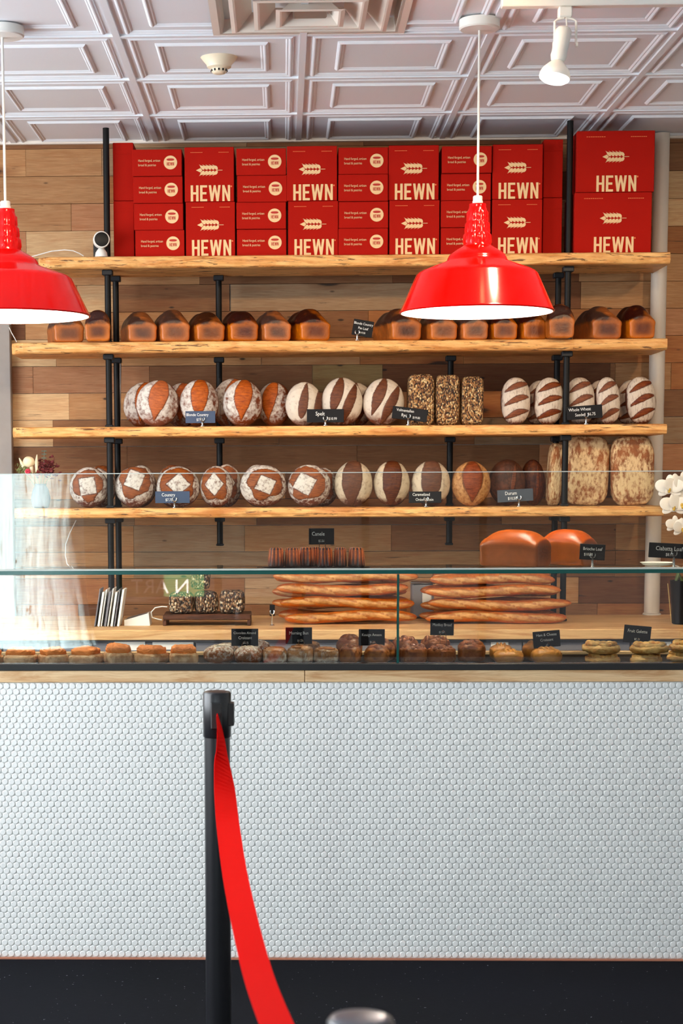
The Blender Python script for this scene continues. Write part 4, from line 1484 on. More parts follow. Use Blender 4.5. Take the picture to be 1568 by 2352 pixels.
# savory buns with an orange crumb topping
G = 'orange-topped savory buns'
sv = bun_mesh('savory_bun', .054, .034, M['savory'], 1, .05, .55)
tp = blob('crumb_topping', (.048, .044, .014), M['orange_top'], None, e=.7, nth=40, nph=64, lump=.16, freq=30, seed=4)
link('crumb_topping', tp, sv, (0, 0, .036))
for k, (x, lab) in enumerate(((47, 'orange-topped savory bun at the left end of the case'), (122, 'second orange-topped savory bun from the left end'), (198, 'third orange-topped savory bun from the left end'),
                              (272, 'fourth orange-topped savory bun, the one with the tall topping'), (348, 'fifth orange-topped savory bun from the left end'), (422, 'orange-topped savory bun beside the almond croissants'), (-26, 'orange-topped savory bun cut by the left picture edge'))):
    put('savory_bun', sv, x, 5.535, lab, G, k * 37, .97, .97, (1.12, 1.12, 1.15, 1.35, 1.25, 1.28, 1.1)[k])
# almond croissants, heaped
G = 'chocolate almond croissants'
al = bun_mesh('almond_croissant', .050, .056, M['almond'], 2, .08, .8, lambda u, v, s, n: (np.clip(.35 + .6 * v + .5 * n, 0, 1), np.clip(lumps(s, 4, 2) - .2, 0, .6)))
rs = random.Random(4)
fk = MB()
for q in range(70):
    a, e = rs.uniform(0, 2 * PI), rs.uniform(.15, 1.35)
    c = Vector((.050 * math.cos(a) * math.cos(e), .050 * math.sin(a) * math.cos(e), .028 + .030 * math.sin(e)))
    st = len(fk.v)
    fk.ball((0, 0, 0), (.0055, .0032, .0009), 6, 4)
    fk.xf(Matrix.Translation(c) @ Vector((c.x, c.y, (c.z - .028) * 2.4)).to_track_quat('Z', 'Y').to_matrix().to_4x4() @ Matrix.Rotation(rs.uniform(0, 6), 4, 'Z'), st)
tag(fk.build('almond_flakes', plain('sugared almond flakes', srgb(226, 206, 180), .6, grain=.2), al), kind='stuff')
put('almond_croissant', al, 503, 5.545, 'sugar-dusted almond croissant left of the chocolate almond sign', G, 10, .98, .9, 1.1)
put('almond_croissant', al, 570, 5.535, 'sugar-dusted almond croissant in front of the chocolate almond sign', G, 70, .96, .9, 1.05)
put('almond_croissant', al, 590, 5.665, 'almond croissant behind the one in front of the sign', G, 130, .9, .8, 1.2)
put('almond_croissant', al, 521, 5.665, 'almond croissant behind the leftmost almond croissant', G, 200, .8, .8, 1.0)
# morning buns
G = 'morning buns'
mo = bun_mesh('morning_bun', .039, .052, M['bun'], 3, .05, .52, lambda u, v, s, n: (np.clip(.55 - .5 * v + .6 * n, 0, 1), sstep(np.abs(np.sin(v * 5 + .8 * n)), .5, .1) * .6))
sw = MB()
sw.tube([(.006 * 0 + (.004 + .0045 * q / 3) * math.cos(q * .55) * 1.0, (.004 + .0045 * q / 3) * math.sin(q * .55), .0515 - .00008 * q) for q in range(22)], .0026, 6)
sw.build('swirl', M['caramel'], mo)
apply_attr(mo.children[0], lambda c: (np.zeros(len(c)), np.zeros(len(c))))
for x, Y, s, lab in ((631, 5.54, .97, 'sugared morning bun beside the almond croissants'), (690, 5.54, 1.05, 'sugared morning bun under the morning bun sign'), (749, 5.54, .96, 'sugared morning bun between the sign and the caramelised cakes'), (706, 5.65, 1.12, 'sugared morning bun in the rear row behind its sign')):
    put('morning_bun', mo, x, Y, lab, G, x, .98, .98, s * 1.08)
# kouign amann
G = 'kouign amann'
kk = bun_mesh('kouign_amann', .040, .056, M['caramel'], 6, .09, .6, lambda u, v, s, n: (np.clip(.35 + .55 * v + .6 * n, 0, 1), np.clip(lumps(s, 3, 7), 0, 1)))
fo = MB()
for q in range(4):
    a = q * PI / 2 + .4
    st = len(fo.v)
    fo.ball((0, 0, 0), (.017, .013, .008), 10, 8)
    fo.xf(Matrix.Translation((.017 * math.cos(a), .017 * math.sin(a), .055)) @ Matrix.Rotation(a, 4, 'Z') @ Matrix.Rotation(R_(18), 4, 'Y'), st)
fo.build('folded_corners', M['caramel'], kk)
apply_attr(kk.children[0], lambda c: (np.full(len(c), .7), np.zeros(len(c))))
for x, Y, s, lab in ((804, 5.54, .96, 'caramelised cake left of the kouign amann sign'), (865, 5.54, .90, 'caramelised cake right under the kouign amann sign'), (802, 5.66, 1.22, 'dark caramelised cake in the rear row, left of the sign'), (876, 5.66, 1.02, 'caramelised cake in the rear row behind its sign')):
    put('kouign_amann', kk, x, Y, lab, G, x * 3, .97, .97, s * 1.1)
# monkey breads
G = 'monkey breads'
mk_ = MB()
rs = random.Random(8)
mkb = bun_mesh('monkey_bread', .040, .054, M['monkey'], 9, .10, .5, lambda u, v, s, n: (np.clip(.4 + .7 * n, 0, 1), np.clip(lumps(s, 4, 5), 0, 1)))
for q in range(9):
    a = q * 2 * PI / 9
    mk_.ball((.026 * math.cos(a), .026 * math.sin(a), .049 + rs.uniform(-.003, .003)), (.012, .012, .010), 10, 7)
mk_.ball((0, 0, .052), (.014, .014, .011), 10, 7)
mk_.build('dough_balls', M['monkey'], mkb)
apply_attr(mkb.children[0], lambda c: (np.full(len(c), .5), np.zeros(len(c))))
for x, Y, s, lab in ((949, 5.54, .96, 'dark monkey bread right of the glass joint'), (1013, 5.54, .90, 'monkey bread under the monkey bread sign'), (1082, 5.60, 1.04, 'large dark monkey bread right of its sign'), (930, 5.69, 1.12, 'monkey bread in the rear row behind the glass joint'), (1000, 5.69, 1.16, 'monkey bread in the rear row behind its sign')):
    put('monkey_bread', mkb, x, Y, lab, G, x * 2, 1.05, 1.0, s * 1.12)
# ham and cheese croissants
G = 'ham and cheese croissants'
hc = bun_mesh('ham_croissant', .046, .046, M['croissant'], 12, .04, .72, lambda u, v, s, n: (np.clip(.3 + .5 * n, 0, 1), np.zeros(len(u))))
fo = MB()
for q in (-1, 0, 1):
    fo.tube([(.014 * q + .034 * math.cos(a) * .16, -.046 * math.cos(a) * .99, .022 + .0245 * math.sin(a)) for a in np.linspace(.35, 2.8, 14)], [.002 + .0035 * math.sin(PI * k / 13) for k in range(14)], 8)
fo.build('pastry_folds', M['croissant'], hc)
apply_attr(hc.children[0], lambda c: (np.full(len(c), .1), np.full(len(c), .5)))
for x, Y, s, lab in ((1168, 5.535, .84, 'golden folded croissant left of the ham and cheese sign'), (1255, 5.53, .96, 'golden folded croissant in front of the ham and cheese sign'), (1150, 5.65, .98, 'brown folded croissant behind the left golden one'), (1228, 5.65, 1.1, 'brown folded croissant behind the ham and cheese sign')):
    put('ham_croissant', hc, x, Y, lab, G, (x * 7) % 40 - 20, 1.04 if Y < 5.6 else .8, .9, s * 1.15)
# fruit galettes, two high
G = 'fruit galettes'
gl = bun_mesh('fruit_galette', .072, .026, M['galette'], 15, .10, .62, lambda u, v, s, n: (np.clip(.3 + .8 * n, 0, 1), np.zeros(len(u))))
cr = MB()
cr.lathe([(.0005, .0265), (.045, .027), (.0455, .024)][::-1], 30)
fc = cr.build('fruit_filling', plain('dark baked fruit', srgb(74, 30, 24), .35, grain=.4, scale=90, bump=.5), gl)
rim = MB()
rs = random.Random(12)
for q in range(13):
    a = q * 2 * PI / 13
    st = len(rim.v)
    rim.ball((0, 0, 0), (.021, .013, .0085), 10, 8)
    rim.xf(Matrix.Translation((.055 * math.cos(a), .055 * math.sin(a), .026 + rs.uniform(-.002, .003))) @ Matrix.Rotation(a + PI / 2 + rs.uniform(-.2, .2), 4, 'Z'), st)
rim.build('pleated_rim', M['galette'], gl)
apply_attr(gl.children[1] if gl.children[1].name.startswith('pleat') else gl.children[0], lambda c: (np.clip(.35 + .8 * lumps(c / .02, 1.2), 0, 1), np.zeros(len(c))))
GZ = DZ + .0305
for x, Y, z, s, lab in ((1384, 5.555, DZ, .90, 'lower fruit galette of the left pair'), (1380, 5.56, GZ, 1.05, 'upper fruit galette of the left pair'), (1484, 5.55, DZ, .90, 'lower fruit galette under the fruit galette sign'),
                        (1490, 5.545, GZ, 1.0, 'upper fruit galette in front of the fruit galette sign'), (1574, 5.61, DZ, .95, 'lower fruit galette at the right picture edge'), (1580, 5.60, GZ, .95, 'upper fruit galette at the right picture edge')):
    put('fruit_galette', gl, x, Y, lab, G, (x * 5 + z * 900) % 360, .66 if s < .93 else .72, .78, s * 1.02, z)

# ================================================================== price signs


def price_sign(cx, cy, w, h, Y, lines, label, roll=0.0, board_mat='chalk_board', foot=None, zb=None, wire=None, group='chalkboard price signs', foot_dx=0.0):
    """lines: (text, dx, dz, size) in shares of the board's height; foot: pixel row of a clip stand's base; wire: a bent wire holder that far under the board"""
    c = P(cx, cy, Y)
    wm, hm = px(w, Y), px(h, Y)
    base = np.array(P(cx + foot_dx, foot, Y) if foot else (P(cx + foot_dx, cy + h / 2 + wire, Y) if wire else P(cx, cy + h / 2, Y)))
    t = thing('price_sign', label, 'sign', (base[0], Y, base[2] if foot is None else base[2]), 0, group)
    if zb is not None:
        t.location.z = base[2] = zb + .0004
    o = (c[0] - base[0], c[2] - base[2])
    b = MB().box((-wm / 2, 0, -hm / 2), (wm / 2, .0022, hm / 2), .0008)
    b.xf(Matrix.Translation((o[0], 0, o[1])) @ Matrix.Rotation(R_(roll), 4, 'Y'))
    b.build('board', M[board_mat], t)
    m = MB()
    for s, dx, dz, sz in lines:
        put_text(m, s, dx * hm, dz * hm - sz * hm * .33, sz * hm, -.0006, 'CENTER', .0, .84)
    m.xf(Matrix.Translation((o[0], 0, o[1])) @ Matrix.Rotation(R_(roll), 4, 'Y'))
    m.build('lettering', M['chalk'], t)
    m = MB()
    if foot:
        gap = o[1] - hm / 2 + .008
        m.lathe([(.0095, .0003), (.0095, .002), (.004, .005), (.0032, max(.008, gap - .004)), (.0055, max(.010, gap))], 16, (0, -.004, 0))
        for s in (-1, 1):
            m.tube([(0, -.004, gap - .002), (s * .007, -.0055, gap + .002), (s * .0085, -.0050, gap + .011), (s * .0065, -.003, gap + .014)], .0023, 8)
        m.build('clip_stand', M['chrome'], t)
    elif wire:
        g = o[1] - hm / 2
        m.tube([(-.012, -.002, .0), (-.009, -.002, g + .004), (-.005, -.002, g + .013), (0, -.002, g + .016), (.005, -.002, g + .013), (.009, -.002, g + .004), (.012, -.002, .0)], .0011, 6)
        m.build('wire_holder', M['chrome'], t)
    return t


YS = 7.045
price_sign(833, 754, 46, 36, YS, [('Blonde Country', 0, .27, .22), ('Pan Loaf', .02, -.01, .22), ('$10.50', .02, -.28, .16)], 'tilted chalkboard sign in the gap between the pan loaves', 10, foot=781, foot_dx=-13, zb=S2[0])
price_sign(460, 958, 68, 27, YS, [('Blonde Country', -.25, .20, .34), ('$7.75', -.05, -.22, .30)], 'price sign with painted blue sky sheen in front of a blonde boule, third shelf', 0, 'sky_sheen_board', foot=977, foot_dx=5, zb=S3[0])
price_sign(747, 955, 84, 30, YS, [('Spelt', -.4, .16, .42), ('$10.99', .55, -.22, .28)], 'black Spelt price sign between two spelt boules', 0, foot=977, foot_dx=0, zb=S3[0])
price_sign(941, 951, 80, 28, YS, [('Volmentallen', -.40, .24, .32), ('Rye', -.45, -.14, .36), ('$19.00', .55, -.24, .26)], 'tilted black rye price sign before the oat-covered blocks', 7, foot=975, foot_dx=-4, zb=S3[0])
price_sign(1342, 947, 80, 30, YS, [('Whole Wheat', -.35, .24, .34), ('Seeded  $6.75', .05, -.16, .32)], 'black whole wheat price sign among the striped ovals', -4, foot=973, foot_dx=3, zb=S3[0])
price_sign(396, 1142, 79, 27, YS, [('Country', -.35, .20, .40), ('$7.75', -.30, -.22, .32)], 'Country price sign with painted blue sky sheen on the lowest shelf', 0, 'sky_sheen_board', foot=1167, foot_dx=5, zb=S4[0])
price_sign(976, 1142, 74, 26, YS, [('Caramelized', -.35, .24, .36), ('Onion Raisin', -.05, -.20, .36)], 'black onion price sign before the dark onion boules', 0, foot=1166, foot_dx=2, zb=S4[0])
price_sign(1183, 1138, 81, 28, YS, [('Durum', -.35, .20, .40), ('$10.50', -.25, -.22, .32)], 'Durum price sign with painted grey sky sheen on the lowest shelf', -3, 'grey_sheen_board', foot=1164, foot_dx=8, zb=S4[0])
price_sign(738, 1232, 58, 37, 5.545, [('Canele', -.20, .16, .34), ('$3.50', .0, -.28, .2)], 'black Canele sign above the fluted pastries', 0, wire=14, foot_dx=2, zb=Z_SH1 + .004)
price_sign(1360, 1268, 58, 36, 5.54, [('Brioche Loaf', 0, .20, .28), ('$10.00', -.25, -.16, .24)], 'black Brioche Loaf sign beside the shiny loaves', 3, foot=1304, foot_dx=-1, zb=Z_SH1)
price_sign(1536, 1265, 92, 34, 5.54, [('Ciabatta Loaf', 0, .14, .40), ('$8.95', .05, -.26, .28)], 'black Ciabatta Loaf sign at the right picture edge', 3, foot=1305, foot_dx=10, zb=Z_SH1)
YP = 5.593
price_sign(562, 1464, 62, 40, YP, [('Chocolate Almond', 0, .26, .20), ('Croissant', .02, -.02, .24), ('$4.75', .05, -.32, .17)], 'black Chocolate Almond Croissant sign', 0, wire=8, zb=DZ)
price_sign(686, 1460, 61, 38, YP, [('Morning Bun', 0, .16, .27), ('$4.25', .08, -.30, .18)], 'black Morning Bun sign', 0, wire=8, foot_dx=6, zb=DZ)
price_sign(853.5, 1464, 60, 38, YP, [('Kouign Amann', 0, .16, .24), ('$4.25', .05, -.28, .18)], 'black Kouign Amann sign', 0, wire=12, foot_dx=4, zb=DZ)
price_sign(1015, 1441, 54, 37, YP, [('Monkey Bread', 0, .16, .24), ('$4.50', -.02, -.30, .18)], 'black Monkey Bread sign, the highest in the case', 1, wire=20, foot_dx=2, zb=DZ)
price_sign(1255, 1468, 62, 38, YP, [('Ham & Cheese', 0, .27, .24), ('Croissant', .0, -.04, .24), ('$5', .0, -.34, .17)], 'black Ham and Cheese Croissant sign, tipped to the left', -5, wire=6, foot_dx=3, zb=DZ)
price_sign(1463, 1457, 62, 40, YP + .045, [('Fruit Galette', 0, .18, .26), ('$5.25', .02, -.28, .17)], 'black Fruit Galette sign, tipped to the right', 5, wire=14, foot_dx=2, zb=DZ)

# ================================================================== pendants
axis = at_z(1100, 45, CEIL_Z)
YL = axis[1]


def pz(x, y, Y=YL):
    return P(x, y, Y)[2]


z_rim = pz(1094, 719)
s = YL / FPX
# outer profile from rim upward: radius px, height px above the rim
op = [(172, 0), (174, 3), (171, 6), (136, 84), (130, 90), (122, 94), (72, 113), (67, 117), (66, 121), (62, 128), (50, 137), (40, 143), (32, 148), (31, 152), (31.5, 156), (30.5, 172), (28, 176), (28, 180), (27, 196), (24, 201), (24, 205), (23.5, 222), (21, 226), (20.5, 229), (19, 232), (19, 240), (10, 241)]
pend = thing('pendant_lamp', 'red enamel warehouse pendant hanging right of the middle', 'lamp', (0, 0, z_rim), 0, 'red warehouse pendants')
outer = [(r * s, z * s) for r, z in op]
MB().lathe([(.16 * 1e-3 + outer[0][0] - .004, .0005)] + outer, 96, caps=False, ribs=lambda a, z: 1 + (.035 * math.cos(12 * a) if z > 150 * s and any(lo * s <= z <= hi * s for lo, hi in ((155, 173), (179, 197), (204, 223))) else 0)).build('shade', M['enamel'], pend)
inner = [(r * s - .0035, z * s - (.0025 if r > 60 else .004)) for r, z in op[:14]]
inner[0] = (outer[0][0] - .0042, .0006)
iv = MB().lathe([(.0005, inner[-1][1])] + inner[::-1], 64, caps=False)
tag(iv.build('shade_lining', M['enamel_white'], pend), 'white enamel inside of the shade')
m = MB()
for k in range(16):
    a = 2 * PI * k / 16
    m.tube([((29.5) * s * math.cos(a), (29.5) * s * math.sin(a), 157 * s), (29.0 * s * math.cos(a), 29.0 * s * math.sin(a), 171 * s)], .0018, 6)
    m.tube([((26.2) * s * math.cos(a), (26.2) * s * math.sin(a), 181 * s), (25.8 * s * math.cos(a), 25.8 * s * math.sin(a), 195 * s)], .0016, 6)
    m.tube([((22.4) * s * math.cos(a), (22.4) * s * math.sin(a), 206 * s), (22.0 * s * math.cos(a), 22.0 * s * math.sin(a), 221 * s)], .0014, 6)
m.build('neck_ribs', M['enamel'], pend)
tag(MB().lathe([(11.5 * s, 241 * s), (11.5 * s, 246 * s), (10.5 * s, 247 * s), (10.5 * s, 256 * s), (8.5 * s, 258 * s), (4 * s, 259 * s)], 24).build('socket_collar', M['white_plastic'], pend), 'white collar')
hc_ = (CEIL_Z - z_rim)
tag(MB().lathe([(.0038, 259 * s), (.0038, hc_ - .028)], 12).build('cord', M['white_plastic'], pend), 'white cord')
tag(MB().lathe([(.010, hc_ - .032), (.058, hc_ - .030), (.062, hc_ - .026), (.062, hc_ - .0006)], 40).build('ceiling_canopy', M['white_paint'], pend), 'white ceiling canopy')
MB().lathe([(.0005, 62 * s), (.020, 65 * s), (.029, 78 * s), (.025, 96 * s), (.014, 112 * s), (.014, 128 * s)], 24).build('bulb', M['bulb'], pend)
pend.location = (P(1094, 719, YL)[0], YL, z_rim)
p2 = copy_tree(pend)
YL2 = at_z(14, 62, CEIL_Z)[1]
p2.location = (P(17, 728, YL2)[0], YL2, P(17, 728, YL2)[2])
k2 = 187 / 172 * YL2 / YL
p2.scale = (k2, k2, 1)
p2['label'] = 'red enamel warehouse pendant cut by the left picture edge'
for o in p2.children:                          # the left cord reaches the same ceiling
    if o.name.startswith(('cord', 'ceiling_canopy')):
        o.data = o.data.copy()
        dz = (CEIL_Z - p2.location.z) - hc_
        for v in o.data.vertices:
            if v.co.z > hc_ - .2:
                v.co.z += dz
for q in (pend, p2):
    l = lamp('pendant_bulb_light', 'POINT', (0, 0, 0), 22.0, (1.0, 0.90, 0.76), size=.03)
    l.location = (q.location.x, q.location.y, q.location.z + .045)

# ================================================================== ceiling fittings
c = at_z(503, 132, CEIL_Z + .004)
sd = thing('smoke_detector', 'ivory cone-shaped smoke detector on a ceiling tile', 'smoke detector', (c[0], c[1], CEIL_Z + .016))
k = c[1] / FPX
MB().lathe([(.013, -.066), (.020, -.064), (.026, -.058), (.028, -.050), (.040, -.044), (.042, -.036), (.062, -.012), (.072, -.004), (.073, 0)], 40).build('body', M['detector'], sd)
m = MB()
for q in range(12):
    a = 2 * PI * q / 12
    m.box((-.0025, -.0285, -.0585), (.0025, -.0245, -.0515))
    m.xf(Matrix.Rotation(a, 4, 'Z'), len(m.v) - 8)
tag(m.build('sensing_slots', M['black_plastic'], sd), 'dark slots')
# supply air diffuser: square louvre cones in a frame
dx0, dx1 = dif0[0], dif1[0]
dw = dx1 - dx0
dy1 = dif0[1]
dd = thing('air_diffuser', 'square stepped air diffuser in the ceiling', 'vent', ((dx0 + dx1) / 2, dy1 - dw / 2, CEIL_Z))


def sqring(mb, r0, z0, r1, z1, th=.006):
    for a in range(4):
        st = len(mb.v)
        mb.add([(-r0, -r0, z0), (r0, -r0, z0), (r1, -r1, z1), (-r1, -r1, z1), (-r0, -r0 + th, z0 + .001), (r0, -r0 + th, z0 + .001), (r1, -r1 + th, z1 + .001), (-r1, -r1 + th, z1 + .001)],
               [(0, 1, 2, 3), (7, 6, 5, 4), (0, 4, 5, 1), (3, 2, 6, 7)])
        mb.xf(Matrix.Rotation(a * PI / 2, 4, 'Z'), st)


h2 = dw / 2
fr = MB()
sqring(fr, h2, -.003, h2 - .022, -.003, .008)
sqring(fr, h2 - .022, -.003, h2 - .030, .055, .008)
fr.box((-h2, -h2, .056), (h2, h2, .060))
fr.build('frame', M['rail'], dd)
for q, (ra, rb2, za, zb) in enumerate(((.80, .60, -.010, .036), (.56, .36, -.020, .030), (.34, .16, -.028, .018))):
    m = MB()
    sqring(m, h2 * ra, za, h2 * ra - .012, za - .002, .006)
    sqring(m, h2 * ra - .012, za - .002, h2 * rb2, zb, .004)
    m.build('louvre_cone', M['rail'], dd)
m = MB()
m.box((-h2 * .17, -h2 * .17, -.016), (h2 * .17, h2 * .17, .02), .004)
m.build('centre_plate', M['duct'], dd)
# lighting track and spot
tk0 = at_z(1150, 6, CEIL_Z - .02)
track = thing('lighting_track', 'white lighting track along the ceiling at the top right', 'lighting track', (tk0[0], tk0[1] - .006, CEIL_Z))
MB().box((0, -.018, -.036), (1.6, .018, -.0045), .003).build('track', M['white_paint'], track)
hx = P(1298, 20, tk0[1])[0]
sp = thing('track_spotlight', 'white track spotlight with a reflector bulb hanging from the lighting track', 'spotlight', (hx, tk0[1] - .006, CEIL_Z - .036))
MB().box((-.022, -.016, -.030), (.018, .016, -.0005), .004).build('adapter', M['white_paint'], sp)
s2 = tk0[1] / FPX
head = Vector((-10 * s2, -.01, -80 * s2))
m = MB()
for q in (-1, 1):
    m.tube([(q * .004, 0, -.030), (q * .022, 0, -.034), (q * .031, 0, -.040), (q * .031, 0, head.z)], .0036, 8)
    m.lathe([(.0005, -.003), (.008, -.003), (.008, .003), (.0005, .003)], 12, smooth=False)
    m.xf(Matrix.Translation((q * .033, 0, head.z)) @ Matrix.Rotation(PI / 2, 4, 'Y'), len(m.v) - 48)
m.build('yoke', M['white_paint'], sp)
dirn = Vector((-.20, -.10, -1)).normalized()
rm = dirn.to_track_quat('-Z', 'Y').to_matrix().to_4x4()
hl = MB().lathe([(.016, -.052), (.020, -.050), (.024, -.036), (.0225, -.026), (.0235, 0), (.0235, .038), (.018, .046), (.008, .050), (.0005, .050)], 28)
hl.xf(Matrix.Translation(head) @ rm)
hl.build('lamp_holder', M['white_paint'], sp)
m = MB().tube([(.002, 0, -.030), (.004, -.004, -.06), head + Vector((.006, 0, .047))], .0022, 8)
m.build('lead', M['white_plastic'], sp)
bl = MB().lathe([(.042, -.1035), (.0445, -.100), (.045, -.092), (.040, -.078), (.026, -.062), (.016, -.052)], 32)
bl.xf(Matrix.Translation(head) @ rm)
bl.build('reflector_bulb', M['enamel_white'], sp)
bf = MB().lathe([(.0005, -.1165), (.018, -.1150), (.034, -.1110), (.043, -.1045), (.0446, -.1000)], 32)
bf.xf(Matrix.Translation(head) @ rm)
tag(bf.build('bulb_face', M['bulb_face'], sp), 'lit bulb face')
hw = Vector(sp.location) + head + dirn * .13
lamp('track_bulb_light', 'SPOT', hw, 60.0, (1.0, 0.78, 0.52), hw + dirn, .04, spot=(R_(110), .6))
lamp('added_ceiling_glow', 'POINT', (xat(1150, tk0[1]), tk0[1] - .16, CEIL_Z - .10), .9, (1.0, 0.62, 0.28), size=.03)  # unseen point light added for the warm glow on the ceiling
# further track lamps of the same row, out of the picture to the right and behind
for q, (x, y, tx_) in enumerate(((2.0, 5.0, 1.2), (1.3, 4.75, .7), (.3, 4.75, .1), (-.5, 4.75, -.6))):
    lamp('track_lamp_light', 'SPOT', (x, y, CEIL_Z - .16), (60.0, 60.0, 50.0, 40.0)[q], (1.0, 0.74, 0.46), (tx_, 7.2, 1.5), .05, spot=(R_(75), .9))

# ================================================================== things on the top shelf
cm = P(237, 588, 7.09)
sc_ = thing('security_camera', 'white round security camera with a black face on the top shelf', 'camera', (cm[0] - .004, 7.055, S1[0]))
s3 = 7.05 / FPX
MB().lathe([(14 * s3, .0005), (14.5 * s3, .004), (13 * s3, .018), (9 * s3, .028), (6 * s3, .034)], 28).build('base', M['white_plastic'], sc_)
bd = MB().lathe([(.010, .040), (.026, .034), (.031, .020), (.0325, 0), (.0325, -.020), (.0305, -.0235)], 36)
bd.xf(Matrix.Translation((.002, -.018, .064)) @ Matrix.Rotation(R_(10), 4, 'Z') @ Matrix.Rotation(-PI / 2, 4, 'X'))
bd.build('body', M['white_plastic'], sc_)
bd = MB().lathe([(.0005, -.0262), (.020, -.0257), (.0275, -.0244), (.0280, -.0205)], 36)
bd.xf(Matrix.Translation((.002, -.018, .064)) @ Matrix.Rotation(R_(10), 4, 'Z') @ Matrix.Rotation(-PI / 2, 4, 'X') @ Matrix.Translation((0, 0, -.0006)))
bd.xf(Matrix.Identity(4))
bd.build('lens_face', M['black_plastic'], sc_)
a, b = P(213.5, 588, 7.12), P(226, 549, 7.12)
pt = thing('bracket_plate', 'small black bracket plate behind the security camera', 'bracket', ((a[0] + b[0]) / 2, 7.135, S1[0]))
MB().box((-(b[0] - a[0]) / 2, 0, .0006), ((b[0] - a[0]) / 2, .004, b[2] - a[2]), .001).build('plate', M['black_rail'], pt)
m = MB()
for q in (.35, .8):
    m.ball((.002, -.0008, (b[2] - a[2]) * q), (.003, .0015, .003), 10, 6)
m.build('screw', M['chrome'], pt)
m = MB().tube([P(x, y, 7.10) for x, y in ((70, 590), (82, 587), (118, 577), (148, 574), (168, 576), (182, 582), (192, 588))], .0022, 8)
tag(m.build('white_cable', M['white_plastic']), 'thin white cable arching on the top shelf', 'cable')

# ================================================================== dried bouquet
bq = P(94, 1168, 7.14)
bqt = thing('dried_bouquet', 'dried flower bouquet in a small vase at the left end of the lowest shelf', 'bouquet', (bq[0], 7.14, S4[0]))
s4 = 7.14 / FPX
MB().lathe([(.026, .0006), (.034, .006), (.040, .04), (.032, .075), (.022, .092), (.025, .098), (.021, .098), (.018, .09)], 32).build('vase', M['cabinet'], bqt)
dry = {'cream': plain('dried cream petals', srgb(240, 222, 182), .8, grain=.1), 'maroon': plain('dried maroon petals', srgb(104, 36, 36), .85, grain=.35, scale=120), 'green': plain('dried green sprigs', srgb(120, 128, 76), .85, grain=.3, scale=90),
       'rose': plain('dried rose', srgb(190, 50, 70), .8, grain=.2), 'plume': plain('pale dried grass plume', srgb(220, 206, 176), .9, grain=.15, scale=200), 'sage': plain('sage leaf', srgb(104, 124, 110), .8, grain=.15)}


def bloc(x, y, dy=0.0):
    p = P(x, y, 7.14 + dy)
    return Vector((p[0] - bq[0], dy, p[2] - S4[0]))


m = MB()
m.ball(bloc(66, 1061), (.024, .022, .023), 20, 14)
m.build('cream_bloom', dry['cream'], bqt)
for pts, nm in ((((62, 1090), (52, 1068), (44, 1052)), 'grass_plume'), (((84, 1085), (84, 1062), (85, 1044)), 'grass_plume'), (((74, 1090), (72, 1074), (73, 1064)), 'grass_plume')):
    MB().tube([bloc(*p) for p in pts], [.004, .008, .002], 10).build(nm, dry['plume'], bqt)
rs = random.Random(6)
m = MB()
for q in range(190):
    p = bloc(108 + rs.gauss(0, 10), 1076 + rs.gauss(0, 9), rs.uniform(-.012, .02))
    st = len(m.v)
    m.ball((0, 0, 0), (.0095, .006, .0016), 7, 5)
    m.xf(Matrix.Translation(p) @ Matrix.Rotation(rs.uniform(0, 6), 4, 'Z') @ Matrix.Rotation(rs.uniform(-1.4, 1.4), 4, 'X'), st)
tag(m.build('maroon_petals', dry['maroon'], bqt), kind='stuff')
m = MB()
for q in range(170):
    p = bloc(51 + rs.gauss(0, 7), 1078 + rs.gauss(0, 6), rs.uniform(-.012, .012))
    m.ball(p, rs.uniform(.0012, .003), 6, 4)
tag(m.build('green_sprigs', dry['green'], bqt), kind='stuff')
m = MB()
for q in range(6):
    a = q * PI / 3
    m.ball(bloc(64, 1083, -.014) + Vector((.006 * math.cos(a), -.002 * (q % 2), .006 * math.sin(a))), (.006, .005, .006), 10, 6)
m.build('rose_bloom', dry['rose'], bqt)
m = MB()
m.tube([bloc(101, 1085), bloc(101, 1052), bloc(102, 1034)], .0012, 6)
for y in (1036, 1043, 1052):
    for q in (-1, 1):
        m.ball(bloc(101 + 3 * q, y), (.006, .003, .002), 8, 5)
m.build('sage_sprig', dry['sage'], bqt)
m = MB()
m.tube([bloc(123, 1070), bloc(124, 1052), bloc(121, 1045)], .0014, 6)
m.ball(bloc(120, 1048), (.005, .004, .006), 8, 6)
m.build('seed_head', dry['maroon'], bqt)
m = MB()
for x in (52, 66, 80, 95, 108, 122):
    m.tube([Vector((0, 0, .05)), Vector((0, 0, .092)) + (bloc(x, 1095) - Vector((0, 0, .092))) * .5, bloc(x, 1082)], .0013, 6)
tag(m.build('stems', dry['green'], bqt), kind='stuff')

# ================================================================== orchid in a dark pot
OY = 6.93
ob = P(1566, 1432, OY)
orc = thing('potted_orchid', 'white orchid in a tall dark pot at the right picture edge', 'plant', (ob[0], OY, Z_BC))
s5 = OY / FPX
MB().lathe([(.036, .0006), (.040, .004), (.050, .17), (.051, .172), (.047, .172), (.045, .16), (.0005, .16)], 36).build('pot', M['black_plastic'], orc)
petal = plain('white orchid petal', srgb(240, 230, 218), .6, grain=.04, scale=60)
lip = plain('yellow orchid lip', srgb(206, 164, 60), .6, grain=.25, scale=200)
stem_m = plain('green orchid stem', srgb(86, 98, 52), .6, grain=.15)


def oloc(x, y, dy=0.0):
    p = P(x, y, OY + dy)
    return Vector((p[0] - ob[0], dy, p[2] - Z_BC))


